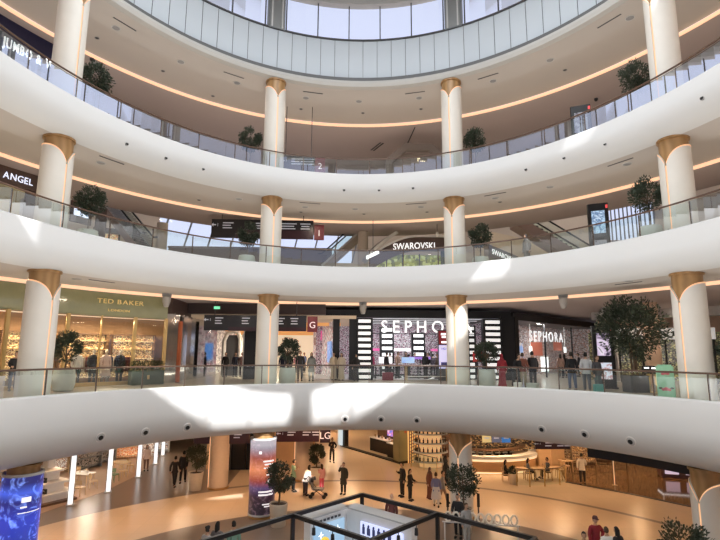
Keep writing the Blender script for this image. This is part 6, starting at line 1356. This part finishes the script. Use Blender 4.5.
for lst, z, nm in ((S2, 22.83, 'second'), (S1, 16.07, 'first'), (SG, 10.83, 'ground')):
    for i, p in enumerate(lst): speaker(p, z, 'round grey ceiling speaker on the %s-floor ceiling, number %s from the left' % (nm, ('one', 'two', 'three', 'four', 'five', 'six', 'seven', 'eight', 'nine')[i]), 'ceiling speakers')
for i, (p, rz, L) in enumerate((((1.24, 23.50, 22.45), .4, 1.6), ((4.84, 22.00, 23.21), .05, 3.0))):
    o = thing('ceiling_slot', ['short double dark slot in the outer second-floor ceiling near the middle', 'long thin dark slot above the hexagonal portal'][i], 'air slot', ((2.2, 24.0) if i == 0 else (4.4, 22.0))+(23.315,), rz+PI/2); MB().box(0, 0, 0, L, .12 if i == 0 else .05, .02).build('grille', BLACK, o); MB().box(0, .22 if i == 0 else .04, 0, L, .12 if i == 0 else .02, .018).build('rim', DGREY, o)
for p, lb in (((14.92, 15.95, 23.30), 'black dome camera under the second-floor ceiling on the right'), ((9.24, 10.87, 16.05), 'black dome camera under the first-floor ceiling on the right'), ((-14.00, 13.22, 23.30), 'small black dome camera right of the left second-floor column')):
    z = 16.72 if p[2] < 17 else 23.33
    o = thing('dome_camera', lb, 'camera', (p[0], p[1], z-.16)); MB().ball((0, 0, .06), .09, .09, .09, 14).build('dome', BLKPL, o, True); MB().lathe([(.11, .06), (.11, .16), (.09, .16)], 16).build('mount', DGREY, o)
def nozzle(p, lb, grp, r=.17):
    t = ell_t(p[0], p[1]); o = thing('air_nozzle', lb, 'air nozzle', p, inward(t), grp); o.rotation_euler = (rad(22), 0, inward(t))
    m = MB(); m.tube([(0, .16, 0), (0, -.03, 0)], [r*1.15, r*1.15], 20); m.build('rim', OFFW, o, True)
    m = MB(); m.tube([(0, -.025, 0), (0, -.045, 0)], [r*.95, r*.95], 20); m.build('cone', LGREY, o, True)
    m = MB(); m.tube([(0, -.04, 0), (0, -.075, 0)], [r*.52, r*.55], 16); m.build('throat', BLACK, o, True)
NZ = [(-9.69, 8.21, 4.67), (-8.57, 9.73, 4.63), (-7.25, 11.05, 4.64), (-0.30, 13.83, 4.65), (1.49, 13.73, 4.64), (3.22, 13.33, 4.64), (8.18, 10.17, 4.66), (9.36, 8.71, 4.67), (10.34, 7.12, 4.65)]
for i, p in enumerate(NZ): nozzle((p[0], p[1], p[2]), 'round air nozzle in the tall white fascia, %s one of the %s trio' % (('left', 'middle', 'right')[i % 3], ('left', 'central', 'right')[i//3]), 'air nozzles in the fascia', .17)
DT_ = [(-9.64, 8.27, 16.47), (-8.52, 9.76, 16.47), (-7.20, 11.07, 16.48), (-0.47, 13.80, 16.48), (1.40, 13.72, 16.49), (3.17, 13.31, 16.50), (8.08, 10.24, 16.47), (9.27, 8.80, 16.50), (10.28, 7.20, 16.49), (11.63, 3.38, 16.53)]
for i, p in enumerate(DT_):
    o = thing('fascia_dot', 'small black round outlet in the second-floor fascia, %s from the left' % ('first', 'second', 'third', 'fourth', 'fifth', 'sixth', 'seventh', 'eighth', 'ninth', 'tenth')[i], 'outlet', (p[0], p[1], p[2]), inward(ell_t(p[0], p[1])), 'fascia outlets')
    m = MB(); m.tube([(0, .15, 0), (0, -.015, 0)], .075, 12); m.build('rim', mat('nozzle_grey', (.28, .28, .28), .4), o, True); m = MB(); m.tube([(0, -.01, 0), (0, -.02, 0)], .062, 12); m.build('throat', BLACK, o, True)
for p, lb in (((-10.29, 16.39, 11.08), 'grey ceiling projector at the left over the ground-floor gallery'), ((0.89, 20.17, 10.99), 'grey ceiling projector at the middle over the ground-floor gallery'), ((11.71, 15.08, 11.01), 'grey ceiling projector at the right over the ground-floor gallery')):
    o = thing('ceiling_projector', lb, 'projector', (p[0], p[1], 11.2), inward(ell_t(p[0], p[1]))); MB().lathe([(0, -.85), (.12, -.85), (.22, -.55), (.24, -.3), (.2, -.25), (0, -.25)], 16).build('housing', mat('projector_grey', (.42, .40, .38), .5), o, True); MB().box(0, 0, -.13, .5, .12, .26).tube([(0, 0, -.05), (0, 0, .0)], .05, 8).build('bracket', GREY, o)
# small recessed spots between the fascia and the light line
SPOTS = [((-13.05, 11.67, 23.52), 'second'), ((-10.74, 14.57, 23.52), 'second'), ((-8.60, 17.26, 23.52), 'second'), ((-3.27, 18.66, 23.52), 'second'), ((0.78, 18.99, 23.52), 'second'), ((4.51, 18.23, 23.52), 'second'), ((11.78, 13.27, 23.52), 'second'),
         ((-8.87, 16.55, 16.62), 'first'), ((-3.11, 18.73, 16.62), 'first'), ((0.87, 18.94, 16.62), 'first'), ((4.79, 18.23, 16.62), 'first'), ((8.66, 15.88, 16.62), 'first')]
for i, (p, nm) in enumerate(SPOTS):
    k = [q for q in SPOTS if q[1] == nm].index((p, nm))
    o = thing('recessed_spot', 'tiny dark recessed spot in the %s-floor ceiling, %s from the left' % (nm, ('first', 'second', 'third', 'fourth', 'fifth', 'sixth', 'seventh')[k]), 'spotlight', (p[0], p[1], p[2]-.02), 0, 'recessed ceiling spots')
    MB().lathe([(0, 0), (.07, 0), (.09, .01), (.09, .02)], 14).build('lamp_head', DGREY, o); MB().lathe([(.09, 0), (.12, 0), (.12, .02), (.09, .02)], 14).build('rim', GREY, o)

# ------------------------------------------------------------------ lamps
lamp('AREA', 'roof_fill', (0, 0, 28.6), 4000, (.92, .96, 1.0), 17)  # fill lamp added under the closed roof, in place of sky light
b = lamp('AREA', 'bounce_fill', (0, -1, 4.2), 2300, (1, .985, .965), 15, (PI, 0, 0)); b.data.specular_factor = 0  # unseen fill lamp added above the kiosk, imitating light off the floor
for lv, e, col, n, a in (('G', 42, (1, .80, .60), 14, 15.2), ('F', 40, (1, .80, .62), 14, 15.2), ('S', 48, (1, .80, .64), 14, 15.2), ('LG', 115, (1, .60, .32), 16, 15.6), ('LG', 80, (1, .62, .34), 14, 21.5)):
    for i in range(n):
        t = rad(-25+230*i/(n-1)); p = ell(a, t, SZ[lv]-.12)
        lamp('AREA', 'downlight', p, e, col, .5)
for p, e, col, s in (((-15.28, 15.16, 8.99), 190, (1, .78, .52), .8), ((-13.77, 16.96, 9.08), 190, (1, .78, .52), .8), ((-12.14, 18.52, 9.16), 100, (1, .78, .52), .8), ((-16.60, 13.21, 8.89), 190, (1, .78, .52), .8)):
    lamp('AREA', 'shop_lamp', (p[0], p[1], 9.6), e, col, s)
for p, e, col in (((2.5, 24, 10.15), 190, (1, .98, 1)), ((6.5, 24, 10.15), 190, (1, .98, 1)), ((4.5, 28, 10.15), 190, (1, .98, 1)), ((14.5, 25.2, 10.1), 150, (1, .97, .95)), ((17.5, 29.5, 10.1), 150, (1, .97, .95)),
                  ((-6, 25, 9.7), 320, (1, .85, .68)), ((-6, 32, 9.7), 420, (1, .85, .68)), ((-7, 42, 9.7), 350, (1, .85, .68)), ((20, 19, 10.5), 180, (1, .8, .65)), ((17, 16, 10.8), 90, (1, .85, .7)),
                  ((10.5, 22.5, 3.8), 120, (1, .66, .36)), ((14, 22, 3.8), 110, (1, .66, .36)), ((19, 22, 3.8), 120, (1, .62, .32)), ((24, 21, 3.8), 120, (1, .62, .32)), ((5, 29, 3.8), 100, (1, .68, .4)), ((.5, 30, 3.8), 170, (1, .66, .38)), ((-1, 39, 3.8), 300, (1, .66, .38)), ((-17.5, 18, 3.8), 240, (1, .85, .68)), ((-17.5, 25, 3.8), 240, (1, .85, .68)), ((-12, 28, 3.8), 160, (1, .75, .5)),
                  ((-10, 24, 22.5), 250, (1, .92, .82)), ((3, 25.5, 22.5), 250, (1, .92, .82)), ((14, 23, 22.5), 250, (1, .92, .82)), ((-19, 11, 15.5), 90, (1, .8, .45)), ((-20, 11, 22.5), 120, (.7, .8, 1))):
    lamp('AREA', 'shop_lamp', p, e, col, .8)

for lv, e, col, n in (('G', 42, (1, .86, .72), 14), ('F', 38, (1, .86, .72), 14), ('S', 48, (1, .86, .72), 14)):
    for i in range(n):
        t = rad(-20+220*i/(n-1)); p = ell(16.4, t, FZ[lv]+.35)
        b = lamp('AREA', 'bounce_fill', p, e, col, 2.2, (PI, 0, 0)); b.data.specular_factor = 0  # upward fill lamps added along the galleries to stand in for bounced light
